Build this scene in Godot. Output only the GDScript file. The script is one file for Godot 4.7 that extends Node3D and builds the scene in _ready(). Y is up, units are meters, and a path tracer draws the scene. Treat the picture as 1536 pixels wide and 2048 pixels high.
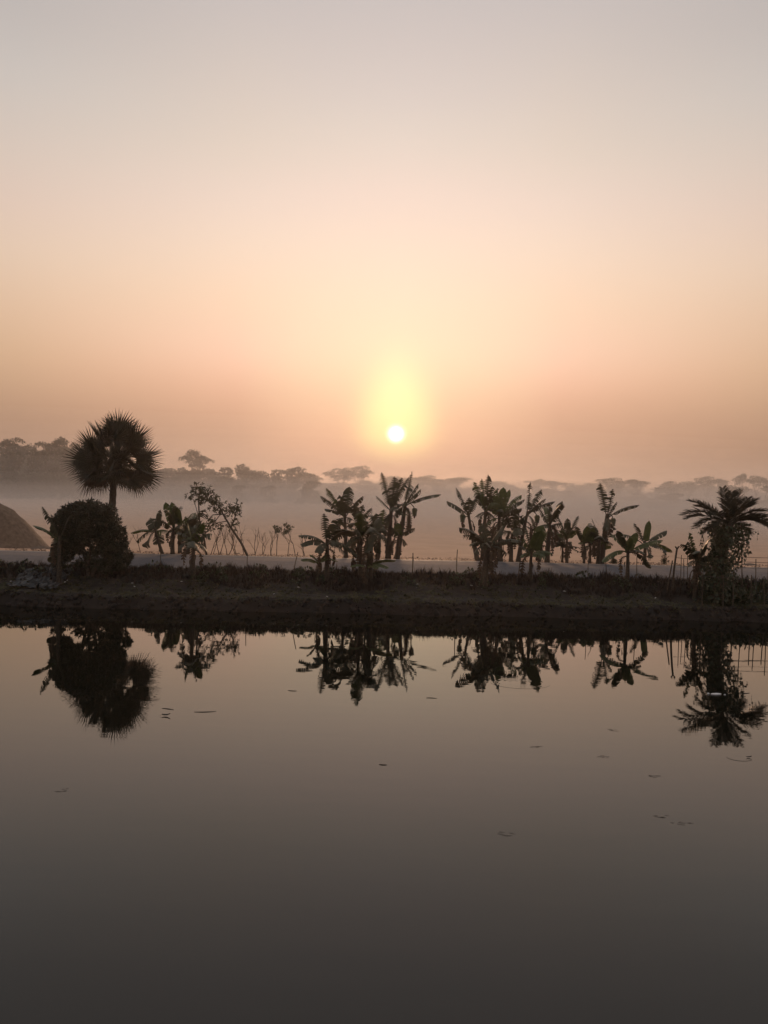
extends Node3D
# A pond at sunrise: far bank, road, banana plants and palms, misty field and rain trees behind.

const F := 1540.0            # focal length in photo pixels
const EYE := 4.5             # eye height above the water
const ROAD_NEAR := 31.5
const ROAD_FAR := 38.1
const ROAD_Y := 1.22

var cam: Camera3D
var M := {}
var rng := RandomNumberGenerator.new()
var nz := FastNoiseLite.new()
var used := {}

# ---------------------------------------------------------------- mesh buffer
class Buf:
	var v := PackedVector3Array()
	var n := PackedVector3Array()
	var ix := PackedInt32Array()
	func tri(a: Vector3, b: Vector3, c: Vector3) -> void:
		var k := (b - a).cross(c - a).normalized()
		var i := v.size()
		v.push_back(a); v.push_back(c); v.push_back(b)
		n.push_back(k); n.push_back(k); n.push_back(k)
		ix.push_back(i); ix.push_back(i + 1); ix.push_back(i + 2)
	func quad(a: Vector3, b: Vector3, c: Vector3, d: Vector3) -> void:
		tri(a, b, c)
		tri(a, c, d)
	func tube(path: Array, radii: Array, sides := 7, cap := true) -> void:
		var base := v.size()
		var side := Vector3.ZERO
		for k in path.size():
			var t: Vector3 = (path[mini(k + 1, path.size() - 1)] - path[maxi(k - 1, 0)]).normalized()
			if k == 0:
				side = t.cross(Vector3.UP if absf(t.y) < 0.9 else Vector3.RIGHT).normalized()
			side = (side - t * side.dot(t)).normalized()
			var up := t.cross(side)
			for s in sides:
				var a := TAU * s / sides
				var o := side * cos(a) + up * sin(a)
				v.push_back(path[k] + o * float(radii[k]))
				n.push_back(o)
		for k in path.size() - 1:
			for s in sides:
				var a := base + k * sides + s
				var b := base + k * sides + (s + 1) % sides
				ix.append_array(PackedInt32Array([a, a + sides, b, b, a + sides, b + sides]))
		if cap:
			var e := base + (path.size() - 1) * sides
			for s in range(1, sides - 1):
				ix.append_array(PackedInt32Array([e, e + s + 1, e + s]))
	func blob(c: Vector3, r: Vector3, sides := 7, rings := 4, turn := Basis.IDENTITY) -> void:
		var base := v.size()
		for k in rings + 1:
			var p := PI * k / rings
			for s in sides:
				var a := TAU * s / sides
				var o := Vector3(sin(p) * cos(a), cos(p), sin(p) * sin(a))
				v.push_back(c + turn * (o * r))
				n.push_back((turn * (o / r)).normalized())
		for k in rings:
			for s in sides:
				var a := base + k * sides + s
				var b := base + k * sides + (s + 1) % sides
				ix.append_array(PackedInt32Array([a, a + sides, b, b, a + sides, b + sides]))
	func box(c: Vector3, h: Vector3, turn := Basis.IDENTITY) -> void:
		var p := []
		for i in 8:
			p.append(c + turn * Vector3(h.x * (1 if i & 1 else -1), h.y * (1 if i & 2 else -1), h.z * (1 if i & 4 else -1)))
		quad(p[0], p[2], p[3], p[1]); quad(p[4], p[5], p[7], p[6])
		quad(p[0], p[4], p[6], p[2]); quad(p[1], p[3], p[7], p[5])
		quad(p[2], p[6], p[7], p[3]); quad(p[0], p[1], p[5], p[4])
	func mesh() -> ArrayMesh:
		var a := []
		a.resize(Mesh.ARRAY_MAX)
		a[Mesh.ARRAY_VERTEX] = v
		a[Mesh.ARRAY_NORMAL] = n
		a[Mesh.ARRAY_INDEX] = ix
		var m := ArrayMesh.new()
		m.add_surface_from_arrays(Mesh.PRIMITIVE_TRIANGLES, a)
		return m

# ---------------------------------------------------------------- naming and placing
func numbered(called: String) -> String:
	var k: int = used.get(called, 0)
	used[called] = k + 1
	return called if k == 0 else "%s_%03d" % [called, k]

func thing(called: String, label: String, category: String, where: Vector3, group := "") -> Node3D:
	var o := Node3D.new()
	o.name = numbered(called)
	add_child(o)
	o.position = where
	tag(o, label, category, group)
	return o

func tag(o: Node, label: String, category: String, group := "", kind := "") -> void:
	if label: o.set_meta("label", label)
	if category: o.set_meta("category", category)
	if group: o.set_meta("group", group)
	if kind: o.set_meta("kind", kind)

func part(called: String, b: Buf, m: Material, parent: Node) -> MeshInstance3D:
	return part_mesh(called, b.mesh(), m, parent)

func part_mesh(called: String, mesh: Mesh, m: Material, parent: Node) -> MeshInstance3D:
	var o := MeshInstance3D.new()
	o.name = called if parent != self else numbered(called)
	o.mesh = mesh
	o.material_override = m
	parent.add_child(o, true)
	return o

func structure(called: String, b: Buf, m: Material) -> MeshInstance3D:
	var o := part(called, b, m, self)
	o.set_meta("kind", "structure")
	return o

# a point at the given distance from the camera plane, seen in the given direction
func at(px: float, py: float, dep: float) -> Vector3:
	var d := cam.basis * Vector3((px - 768.0) / F, -(py - 1024.0) / F, -1.0)
	return cam.position + d * (dep / -d.z)

func on_ground(px: float, py: float, dep: float) -> Vector3:
	var p := at(px, py, dep)
	p.y = ground_y(p.x, p.z)
	return p

func on_water(px: float, py: float) -> Vector3:
	var d := cam.basis * Vector3((px - 768.0) / F, -(py - 1024.0) / F, -1.0)
	return cam.position + d * (EYE / -d.y)

func shore(x: float) -> float:
	return 28.35 + 0.6 * nz.get_noise_2d(x * 6.0, 40.0) + 0.22 * nz.get_noise_2d(x * 30.0, 90.0)

func ground_y(x: float, z: float) -> float:
	var d := -z
	var rough := nz.get_noise_2d(x * 12.0, z * 12.0)
	var fine := nz.get_noise_2d(x * 55.0, z * 55.0)
	if d > 60.0:
		var y := 0.12 * nz.get_noise_2d(x * 1.3, z * 1.3)
		for b in [72.0, 93.0, 128.0, 181.0]:
			y += 0.05 * exp(-pow((d - b - 0.02 * x) / 0.7, 2.0))
		return y
	if d > ROAD_FAR:
		return lerpf(ROAD_Y - 0.05, 0.0, smoothstep(39.9, 44.5, d)) + 0.03 * rough * smoothstep(ROAD_FAR, 39.0, d) + 0.02 * fine * smoothstep(ROAD_FAR, 38.6, d)
	if d > ROAD_NEAR:
		return ROAD_Y - 0.05
	var s := shore(x)
	if d > s - 6.0 and d > 12.0:
		var t := d - s
		var cut := 0.43 + 0.12 * nz.get_noise_2d(x * 8.0, 7.0)
		var y := 0.0
		if t < 0.0:
			y = lerpf(-0.22, -1.3, clampf(-t / 4.0, 0, 1))
		elif t < 0.3:
			y = lerpf(-0.22, cut, pow(t / 0.3, 0.7)) + 0.10 * fine
		else:
			var u := clampf((t - 0.3) / (ROAD_NEAR - s - 0.3), 0, 1)
			y = lerpf(cut, ROAD_Y - 0.05, 0.42 * u + 0.58 * smoothstep(0.28, 0.95, u)) + (0.06 * rough + 0.05 * fine) * (1.0 - smoothstep(0.85, 1.0, u))
		# the pond ends left and right, out of the picture
		return lerpf(y, maxf(y, 0.9), smoothstep(34.0, 40.0, absf(x)))
	var bank := lerpf(-1.3, 2.85, smoothstep(5.2, 1.6, d))
	return lerpf(bank, maxf(bank, 0.9), smoothstep(34.0, 40.0, absf(x)))

# ---------------------------------------------------------------- materials
func lin(r: float, g: float, b: float) -> Color:
	return Color(r, g, b).linear_to_srgb()

func noise_image(sd: int, freq: float, a: Color, b: Color, size := 256, contrast := 1.6) -> ImageTexture:
	var f := FastNoiseLite.new()
	f.seed = sd
	f.frequency = freq
	f.fractal_octaves = 5
	var src := f.get_seamless_image(size, size)
	var im := Image.create(size, size, false, Image.FORMAT_RGB8)
	for y in size:
		for x in size:
			var t := clampf((src.get_pixel(x, y).r - 0.5) * contrast + 0.5, 0, 1)
			im.set_pixel(x, y, a.lerp(b, t))
	return ImageTexture.create_from_image(im)

func noisy(sd: int, a: Color, b: Color, scale: float, rough := 0.9, bump := 0.0, freq := 0.02) -> StandardMaterial3D:
	var m := StandardMaterial3D.new()
	m.albedo_texture = noise_image(sd, freq, a, b)
	m.uv1_triplanar = true
	m.uv1_world_triplanar = true
	m.uv1_scale = Vector3.ONE * scale
	m.roughness = rough
	if bump > 0.0:
		m.heightmap_enabled = true
		m.heightmap_texture = m.albedo_texture
		m.heightmap_scale = bump
	return m

func leafy(sd: int, a: Color, b: Color, through: Color, scale := 1.2, rough := 0.55) -> StandardMaterial3D:
	var m := noisy(sd, a, b, scale, rough)
	m.backlight_enabled = true
	m.backlight = through
	m.cull_mode = BaseMaterial3D.CULL_DISABLED
	return m

func make_materials() -> void:
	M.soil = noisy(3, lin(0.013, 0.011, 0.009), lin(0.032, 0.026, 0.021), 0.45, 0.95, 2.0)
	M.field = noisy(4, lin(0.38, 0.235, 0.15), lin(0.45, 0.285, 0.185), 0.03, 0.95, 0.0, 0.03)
	M.asphalt = noisy(5, lin(0.032, 0.040, 0.055), lin(0.056, 0.067, 0.088), 0.35, 0.95, 0.3, 0.03)
	M.paint = noisy(6, lin(0.14, 0.135, 0.13), lin(0.62, 0.60, 0.56), 0.9, 0.6, 0.0, 0.03)
	M.banana = leafy(10, lin(0.022, 0.026, 0.013), lin(0.052, 0.056, 0.026), Color(0.34, 0.33, 0.22))
	M.banana_young = leafy(11, lin(0.038, 0.055, 0.016), lin(0.075, 0.095, 0.030), Color(0.52, 0.56, 0.28))
	M.banana_dry = leafy(12, lin(0.035, 0.024, 0.015), lin(0.095, 0.065, 0.042), Color(0.35, 0.28, 0.2), 1.6, 0.85)
	M.stem = noisy(13, lin(0.028, 0.022, 0.015), lin(0.075, 0.055, 0.036), 1.8, 0.7, 0.6)
	M.fruit = noisy(14, lin(0.035, 0.05, 0.018), lin(0.06, 0.07, 0.03), 3.0, 0.5)
	M.bud = noisy(15, lin(0.05, 0.018, 0.02), lin(0.09, 0.03, 0.03), 4.0, 0.5)
	M.palm = leafy(16, lin(0.018, 0.019, 0.011), lin(0.040, 0.040, 0.022), Color(0.3, 0.32, 0.2), 1.0, 0.5)
	M.palm_dry = leafy(17, lin(0.05, 0.036, 0.022), lin(0.10, 0.072, 0.045), Color(0.3, 0.25, 0.18), 1.4, 0.85)
	M.bark = noisy(18, lin(0.035, 0.028, 0.022), lin(0.10, 0.078, 0.058), 1.7, 0.92, 1.5)
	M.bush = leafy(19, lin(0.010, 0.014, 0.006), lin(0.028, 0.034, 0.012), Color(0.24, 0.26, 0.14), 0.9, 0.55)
	M.vine = leafy(20, lin(0.015, 0.026, 0.010), lin(0.04, 0.055, 0.02), Color(0.35, 0.4, 0.22), 1.3, 0.5)
	M.tree_leaf = leafy(21, lin(0.03, 0.036, 0.014), lin(0.065, 0.07, 0.03), Color(0.4, 0.4, 0.24), 1.0, 0.55)
	M.twig = noisy(22, lin(0.05, 0.036, 0.028), lin(0.10, 0.075, 0.055), 2.5, 0.9)
	M.wood = noisy(23, lin(0.05, 0.038, 0.028), lin(0.11, 0.085, 0.062), 2.2, 0.9, 0.5)
	M.far_leaf = leafy(24, lin(0.022, 0.030, 0.016), lin(0.055, 0.06, 0.03), Color(0.3, 0.3, 0.2), 0.12, 0.7)
	M.far_bark = noisy(25, lin(0.04, 0.032, 0.026), lin(0.08, 0.065, 0.05), 0.3, 0.95)
	M.grass = leafy(26, lin(0.034, 0.037, 0.012), lin(0.100, 0.096, 0.036), Color(0.38, 0.40, 0.2), 0.5, 0.7)
	M.weed = leafy(27, lin(0.014, 0.010, 0.007), lin(0.040, 0.028, 0.019), Color(0.22, 0.18, 0.14), 0.6, 0.85)
	M.straw = noisy(28, lin(0.11, 0.076, 0.052), lin(0.21, 0.150, 0.104), 0.7, 0.95, 2.5)
	M.earth = noisy(29, lin(0.09, 0.06, 0.042), lin(0.17, 0.12, 0.085), 0.8, 0.95, 2.0)
	M.sheet = noisy(30, lin(0.010, 0.012, 0.013), lin(0.034, 0.039, 0.043), 0.8, 0.6, 1.0)
	M.litter = noisy(31, lin(0.35, 0.34, 0.32), lin(0.6, 0.58, 0.55), 4.0, 0.7)
	M.leaf_dark = noisy(32, lin(0.012, 0.010, 0.007), lin(0.03, 0.024, 0.016), 4.0, 0.8)
	M.foam = noisy(33, lin(0.55, 0.56, 0.57), lin(0.72, 0.72, 0.72), 5.0, 0.6)
	M.wire = StandardMaterial3D.new()
	M.wire.albedo_color = lin(0.06, 0.05, 0.045)
	M.wire.roughness = 0.7

	# murky still pond: opaque silt-brown body under a smooth skin of water's own index
	var w := StandardMaterial3D.new()
	w.transparency = BaseMaterial3D.TRANSPARENCY_ALPHA
	w.albedo_color = lin(0.005, 0.0055, 0.0035)
	w.refraction_enabled = true
	w.refraction_scale = 0.040
	w.roughness = 0.015
	w.uv1_triplanar = true
	w.uv1_world_triplanar = true
	w.uv1_scale = Vector3(0.05, 0.05, 0.22)
	w.heightmap_enabled = true
	w.heightmap_texture = noise_image(50, 0.012, Color.BLACK, Color.WHITE, 512, 1.2)
	w.heightmap_scale = 0.06
	M.water = w

# ---------------------------------------------------------------- sky
func ramp(rows: Array, e: float) -> Vector3:
	for k in range(1, rows.size()):
		if e <= rows[k][0]:
			var a: Array = rows[k - 1]
			var b: Array = rows[k]
			var t := clampf((e - a[0]) / (b[0] - a[0]), 0, 1)
			var ca := Color8(a[1], a[2], a[3]).srgb_to_linear()
			var cb := Color8(b[1], b[2], b[3]).srgb_to_linear()
			var c := ca.lerp(cb, t)
			return Vector3(c.r, c.g, c.b)
	var z: Array = rows[-1]
	var q := Color8(z[1], z[2], z[3]).srgb_to_linear()
	return Vector3(q.r, q.g, q.b)

func make_sky(sun_dir: Vector3) -> PanoramaSkyMaterial:
	# sky colours by height (degrees) at four turns away from the sun; the air ahead is bright, the air behind duller
	var cols := [
		[[-1, 206, 158, 139], [0, 208, 160, 140], [2.05, 228, 171, 148], [3.2, 244, 186, 155], [4.6, 251, 198, 163], [6.8, 254, 212, 174], [8.7, 254, 222, 184], [10.5, 255, 229, 194], [14, 255, 229, 200], [17.5, 254, 226, 204], [20.8, 247, 221, 205], [24.6, 231, 214, 201], [27, 222, 207, 198], [30.4, 211, 198, 192], [32.6, 203, 193, 189], [45, 184, 178, 177], [90, 160, 160, 166]],
		[[-1, 186, 150, 130], [0, 188, 151, 131], [2.8, 198, 158, 135], [5.4, 214, 168, 140], [6.8, 230, 180, 150], [8.2, 244, 194, 164], [10, 252, 207, 179], [13.5, 253, 217, 187], [17, 248, 220, 197], [20.2, 240, 216, 200], [23.3, 228, 210, 195], [29, 211, 198, 190], [32, 201, 191, 187], [45, 182, 176, 176], [90, 160, 160, 166]],
		[[-1, 160, 127, 109], [0, 163, 130, 112], [2.5, 174, 139, 117], [3.9, 182, 145, 121], [6.2, 200, 161, 131], [8.8, 214, 176, 143], [12, 225, 191, 162], [15.2, 228, 201, 178], [18.2, 224, 200, 184], [21.2, 216, 199, 186], [25.4, 203, 194, 187], [29.3, 190, 182, 178], [45, 178, 172, 172], [90, 160, 160, 166]],
		[[-1, 146, 128, 120], [0, 148, 130, 122], [8, 158, 142, 135], [15, 168, 155, 149], [25, 172, 163, 160], [45, 168, 164, 165], [90, 160, 160, 166]],
	]
	var turns := [0.0, 11.7, 26.5, 100.0]
	var w := 2048
	var h := 1024
	var tables := []
	for c in cols:
		var t := PackedVector3Array()
		for y in h / 2 + 2:
			var el := 90.0 - (y + 0.5) * 180.0 / h
			t.push_back(ramp(c, el) * lerpf(0.60, 1.0, smoothstep(-1.0, 10.0, el)))
		# soften the joints between the listed heights
		for pass_no in 3:
			var s := t.duplicate()
			for y in range(4, t.size() - 4):
				s[y] = (t[y - 4] + t[y - 3] + t[y - 2] + t[y - 1] + t[y] * 2.0 + t[y + 1] + t[y + 2] + t[y + 3] + t[y + 4]) / 10.0
			t = s
		tables.append(t)
	var data := PackedFloat32Array()
	data.resize(w * h * 3)
	var sun_az := atan2(sun_dir.x, -sun_dir.z)
	var sun_el := rad_to_deg(asin(sun_dir.y))
	for y in h:
		var row := mini(y, h / 2)
		var e := 90.0 - (y + 0.5) * 180.0 / h
		var a: PackedVector3Array = tables[0]
		var low := cos(deg_to_rad(e))
		for x in w:
			var az := (x + 0.5) / w * TAU - sun_az
			az = absf(rad_to_deg(wrapf(az, -PI, PI)))
			var k := 0
			while k < 2 and az > turns[k + 1]:
				k += 1
			var t := clampf((az - turns[k]) / (turns[k + 1] - turns[k]), 0, 1)
			if k == 0:
				t = t * (0.35 + 0.65 * t)
			elif k == 2:
				t = 1.0 - pow(1.0 - t, 1.8)
			var c: Vector3 = tables[k][row].lerp(tables[k + 1][row], t)
			if az < 16.0 and e > -4.0 and e < 26.0:
				# the sun's aureole, drawn up by the haze, and the sun in it
				var dx := az * low
				var up := e - sun_el
				var r := sqrt(dx * dx + (up * up * (0.32 if up > 0.0 else 2.1)))
				c += Vector3(0.34, 0.38, 0.09) * exp(-pow(r / 2.7, 3.0))
				c += Vector3(0.10, 0.07, 0.02) * exp(-r / 3.5)
				var disc := sqrt(dx * dx + up * up)
				c += Vector3(2.2, 2.2, 2.2) * exp(-pow(disc / 0.50, 3.0))
			var i := (y * w + x) * 3
			data[i] = c.x
			data[i + 1] = c.y
			data[i + 2] = c.z
	var im := Image.create_from_data(w, h, false, Image.FORMAT_RGBF, data.to_byte_array())
	var m := PanoramaSkyMaterial.new()
	m.panorama = ImageTexture.create_from_image(im)
	return m

# ---------------------------------------------------------------- curves
func bez(a: Vector3, b: Vector3, c: Vector3, t: float) -> Vector3:
	return a.lerp(b, t).lerp(b.lerp(c, t), t)

func arc(a: Vector3, b: Vector3, c: Vector3, n: int) -> Array:
	var out := []
	for k in n + 1:
		out.append(bez(a, b, c, float(k) / n))
	return out

func taper(n: int, r0: float, r1: float) -> Array:
	var out := []
	for k in n + 1:
		out.append(lerpf(r0, r1, float(k) / n))
	return out

# ---------------------------------------------------------------- banana plants
# one leaf: midrib from a to c by way of b, blade torn into strips that hang
func banana_leaf(a: Vector3, b: Vector3, c: Vector3, half: float, tear: float, start := 0.16) -> Buf:
	var buf := Buf.new()
	buf.tube(arc(a, b, c, 9), taper(9, 0.030, 0.005), 5)
	var length := 0.0
	var pts := arc(a, b, c, 12)
	for k in 12:
		length += (pts[k + 1] - pts[k]).length()
	var n := clampi(int(length * 10.0), 9, 30)
	var step := length * (1.0 - start) / n
	var tilt := 1.0 - absf((c - a).normalized().y)
	var roll := rng.randf_range(-0.75, 0.75)
	var twist := (1.0 if rng.randf() < 0.5 else -1.0) * rng.randf_range(0.55, 1.15) * (1.0 - 0.65 * tilt)
	for sgn in [-1.0, 1.0]:
		var k := 0
		var sag := rng.randf_range(0.3, 0.8)
		while k < n:
			# a run of veins that still hold together
			var run := 1
			while k + run < n and rng.randf() > 0.12 + tear * 0.95 and run < 8:
				run += 1
			sag = clampf(sag + rng.randf_range(-0.14, 0.14), 0.0, 1.0)
			var level := 1.0 - absf((c - a).normalized().y)
			var drop := lerpf(0.30, 0.75, sag) + tear * level * lerpf(0.3, 0.75, sag)
			var gone := rng.randf() < 0.045 * tear
			var short := rng.randf_range(0.82, 1.0) if tear > 0.3 else 1.0
			var gap := tear * rng.randf_range(0.25, 0.5) * step
			var last_in := Vector3.ZERO
			var last_mid := Vector3.ZERO
			var last_out := Vector3.ZERO
			for j in run + 1:
				var u := float(k + j) / n
				var t := start + (1.0 - start) * u
				var p := bez(a, b, c, t)
				var tan_ := ((b - a).lerp(c - b, t)).normalized()
				var side := tan_.cross(Vector3.UP)
				var side_free := side.length() >= 0.4
				if not side_free:
					side = side * 0.6 + Vector3(cos(roll), 0, sin(roll)) * 0.6
				side = (side - tan_ * side.dot(tan_)).normalized().rotated(tan_, twist if side_free else 0.0) * sgn
				var w := half * minf(1.0, pow(u / 0.14 + 0.02, 0.6)) * minf(1.0, pow((1.0 - u) / 0.20 + 0.002, 0.5)) * short
				var pinch := 0.0
				if j == 0: pinch = gap
				elif j == run: pinch = -gap
				var out1 := (side * cos(drop * 0.6) + Vector3.DOWN * sin(drop * 0.6) + tan_ * 0.28).normalized()
				var out2 := (side * cos(drop) + Vector3.DOWN * sin(drop) + tan_ * 0.12).normalized()
				var mid := p + out1 * w * 0.52 + tan_ * pinch * 0.8
				var end := mid + out2 * w * 0.52 + tan_ * pinch * 0.7
				if j > 0 and not gone:
					buf.quad(last_in, last_mid, mid, p)
					buf.quad(last_mid, last_out, end, mid)
				last_in = p
				last_mid = mid
				last_out = end
			k += run
	return buf

func banana(label: String, base: Vector2, dep: float, crown: Vector2, leaves: Array, opt := {}) -> void:
	rng.seed = int(base.x * 31.0 + base.y * 7.0 + dep * 100.0)
	var foot := on_ground(base.x, base.y, dep)
	var root := thing("banana_plant", label, "banana plant", foot, opt.get("group", "banana plants along the road"))
	var top := at(crown.x, crown.y, dep) - foot
	var px := dep / F
	var r: float = opt.get("r", 0.12)
	var young: float = opt.get("young", 0.1)
	var bow := Vector3(rng.randf_range(-0.08, 0.08), 0, rng.randf_range(-0.1, 0.1))
	var stem := Buf.new()
	var path := arc(Vector3(0, -0.12, 0), top * 0.5 + bow, top, 9)
	var radii := []
	for k in 10:
		radii.append(lerpf(r, r * 0.5, k / 9.0) * rng.randf_range(0.92, 1.08) * (1.18 if k == 0 else 1.0))
	stem.tube(path, radii, 9)
	# old sheaths standing off the stem
	for k in 6:
		var t := rng.randf_range(0.1, 0.85)
		var p := bez(Vector3.ZERO, top * 0.5 + bow, top, t)
		var an := rng.randf() * TAU
		var o := Vector3(cos(an), 0, sin(an))
		var s := Vector3(-sin(an), 0, cos(an)) * r * 0.45
		var q := p + o * r * 0.9
		stem.quad(q - s, q + s, q + o * 0.05 + s * 0.5 + Vector3(0, rng.randf_range(-0.35, 0.25), 0), q + o * 0.05 - s * 0.4 + Vector3(0, rng.randf_range(-0.35, 0.25), 0))
	part("pseudostem", stem, M.stem, root)
	var list := []
	for l in leaves:
		list.append(l)
	# leaves that point towards or away from the camera
	for k in int(opt.get("more", 3)):
		var an := rng.randf_range(0.0, TAU)
		var q := Vector2(cos(an) * rng.randf_range(8, 22), -rng.randf_range(-12, 40)) * (38.0 / dep)
		list.append([crown.x + q.x, crown.y + q.y, rng.randf_range(0.2, 0.45), rng.randf_range(0.8, 1.5) * (1.0 if sin(an) > 0.0 else -1.0)])
	for l in list:
		var tip := at(l[0], l[1], dep) - foot
		var flat := (tip - top).length()
		tip.z += float(l[3]) if l.size() > 3 and l[3] != null else rng.randf_range(-0.3, 0.3) * flat
		var half: float = (l[4] if l.size() > 4 else rng.randf_range(0.19, 0.27)) * 1.36
		var tear: float = l[5] if l.size() > 5 else rng.randf_range(0.35, 0.85)
		if tear < 0.32: half *= 0.76
		var from := top * (1.0 - 0.22 / maxf(top.length(), 0.5)) + (tip - top).normalized() * r * 0.25
		var bend := from.lerp(tip, 0.46) + Vector3.UP * float(l[2]) * (tip - from).length()
		var m: Material = M.banana
		if tear < 0.22 or rng.randf() < young:
			m = M.banana_young
		part("leaf", banana_leaf(from, bend, tip, half, tear, 0.16 if flat > 0.8 else 0.08), m, root)
	# brown leaves hanging down the stem
	for k in int(opt.get("dry", 2)) + (1 if r > 0.1 else 0):
		var an := rng.randf() * TAU
		var o := Vector3(cos(an), 0, sin(an))
		var from := top * rng.randf_range(0.62, 0.93)
		var tip := from + o * rng.randf_range(0.15, 0.4) - Vector3.UP * minf(rng.randf_range(0.6, 1.3), from.y * 0.8)
		part("dry_leaf", banana_leaf(from, from + o * 0.45 + Vector3.UP * 0.1, tip, rng.randf_range(0.10, 0.16), 0.75), M.banana_dry, root)
	if opt.has("bunch"):
		var b: Vector2 = opt.bunch
		var hang := at(b.x, b.y, dep) - foot
		var nn := hang + Vector3.UP * 0.20
		var st := Buf.new()
		var mid := top.lerp(nn, 0.6) + Vector3.UP * 0.28
		st.tube(arc(top * 0.97, mid, nn, 8) + [hang - Vector3.UP * 0.12], taper(9, 0.035, 0.02), 6)
		var stalk := part("fruit_stalk", st, M.stem, root)
		var fr := Buf.new()
		for ring in 4:
			for f in 9:
				var an := TAU * f / 9.0 + ring * 0.35
				var o := Vector3(cos(an), 0, sin(an))
				var rr := 0.10 * (1.0 - 0.12 * ring)
				fr.blob(nn + Vector3.DOWN * (0.02 + ring * 0.09) + o * rr, Vector3(0.032, 0.085, 0.032), 5, 4, Basis(Vector3.UP.cross(o).normalized(), -0.6))
		part("fruit_bunch", fr, M.fruit, root)
		var bd := Buf.new()
		bd.blob(hang - Vector3.UP * 0.19, Vector3(0.05, 0.085, 0.05), 8, 5)
		part("flower_bud", bd, M.bud, root)

# ---------------------------------------------------------------- palms
func fan_leaf(hub: Vector3, dir: Vector3, up: Vector3, radius: float, hang: float) -> Buf:
	var buf := Buf.new()
	var side := dir.cross(up).normalized()
	up = side.cross(dir).normalized()
	var n := 30
	var spread := deg_to_rad(118.0)
	var base := []
	for k in n + 1:
		var a := lerpf(-spread, spread, float(k) / n)
		var o := dir * cos(a) + side * sin(a)
		var fold := absf(sin(a)) * 0.32
		base.append((o + up * fold).normalized())
	for k in n:
		var o0: Vector3 = base[k]
		var o1: Vector3 = base[k + 1]
		var om := (o0 + o1).normalized()
		var r := radius * (0.86 + 0.14 * cos(lerpf(-spread, spread, (k + 0.5) / n))) * rng.randf_range(0.9, 1.04)
		var join := r * rng.randf_range(0.40, 0.50)
		var ridge := hub + om * join + up * 0.03
		var e0 := hub + o0 * join
		var e1 := hub + o1 * join
		buf.tri(hub, e0, ridge)
		buf.tri(hub, ridge, e1)
		var tip := hub + (om + Vector3.DOWN * hang * rng.randf_range(0.5, 1.6) + side * rng.randf_range(-0.03, 0.03)).normalized() * r
		buf.tri(e0, tip, ridge)
		buf.tri(ridge, tip, e1)
	return buf

func palmyra() -> void:
	rng.seed = 77
	var dep := 38.7
	var foot := on_ground(217, 1106, dep)
	var root := thing("palmyra_palm", "tall fan palm with round spiky crown beside the straw heap", "palm tree", foot)
	var top := at(229, 928, dep) - foot
	var tr := Buf.new()
	var path := arc(Vector3(0, -0.15, 0), top * 0.45 + Vector3(0.06, 0, 0), top, 22)
	var rad := []
	for k in 23:
		rad.append(lerpf(0.20, 0.15, k / 22.0) * (1.06 if k % 2 else 0.96) + 0.07 * exp(-k * 0.9))
	tr.tube(path, rad, 12)
	var trunk := part("trunk", tr, M.bark, root)
	for k in 30:
		var st := Buf.new()
		var t := rng.randf_range(0.45, 0.99)
		var p := bez(Vector3.ZERO, top * 0.45 + Vector3(0.06, 0, 0), top, t)
		var an := rng.randf() * TAU
		var o := Vector3(cos(an), 0, sin(an))
		var l := rng.randf_range(0.06, 0.16) * (0.6 + t * 0.6)
		st.tube([p + o * 0.13, p + o * (0.16 + l * 0.5) + Vector3.UP * l * 0.8], [0.035, 0.02], 5)
		part("leaf_base", st, M.bark, trunk)
	for k in 58:
		var g := (k + 0.5) / 50.0
		var el := lerpf(86.0, -38.0, pow(minf(g, 1.0), 0.85)) + rng.randf_range(-7, 7)
		var az := k * 2.39996 + rng.randf_range(-0.2, 0.2)
		if k >= 50:      # a second whorl on the pond side
			el = rng.randf_range(-22, 34)
			az = PI / 2 + rng.randf_range(-1.0, 1.0)
		var dir := Vector3(cos(az) * cos(deg_to_rad(el)), sin(deg_to_rad(el)), sin(az) * cos(deg_to_rad(el)))
		var pet := rng.randf_range(1.25, 1.5) * (1.08 if el > 40 else 1.0) * (0.84 if el < -10 else 1.0)
		var from := top + Vector3.UP * rng.randf_range(-0.25, 0.05)
		var hub := from + dir * pet - Vector3.UP * 0.06 * pet * cos(deg_to_rad(el))
		var pb := Buf.new()
		pb.tube(arc(from, from + dir * pet * 0.5 + Vector3.UP * 0.06, hub, 5), taper(5, 0.032, 0.016), 5)
		var up := Vector3.UP if el < 60 else Vector3(-cos(az), 0.1, -sin(az))
		var dry := el < -27
		# blades pointing at or away from the viewer hang across their stalk, so that they show their round face
		var facing := absf(dir.z)
		var across := dir.cross(Vector3.UP).normalized() * rng.randf_range(-0.8, 0.8)
		var lay := (dir * (1.0 - 0.55 * facing) + across * facing + Vector3.DOWN * (0.10 if el > 10 else 0.35) + Vector3.UP * facing * 0.35).normalized()
		up = up.rotated(dir, rng.randf_range(-1.2, 1.2)).lerp(dir, facing * 0.75)
		if absf(up.normalized().dot(lay)) > 0.95: up = up + across
		if facing > 0.6: hub -= dir * pet * 0.25
		var fan := fan_leaf(hub, lay, up, rng.randf_range(1.18, 1.38) * (0.86 if dry else 1.0) * (0.9 if facing > 0.6 else 1.0), 0.5 if dry else 0.06)
		var fr := part("frond", fan, M.palm_dry if dry else M.palm, root)
		part("petiole", pb, M.palm_dry if dry else M.palm, fr)

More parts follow.
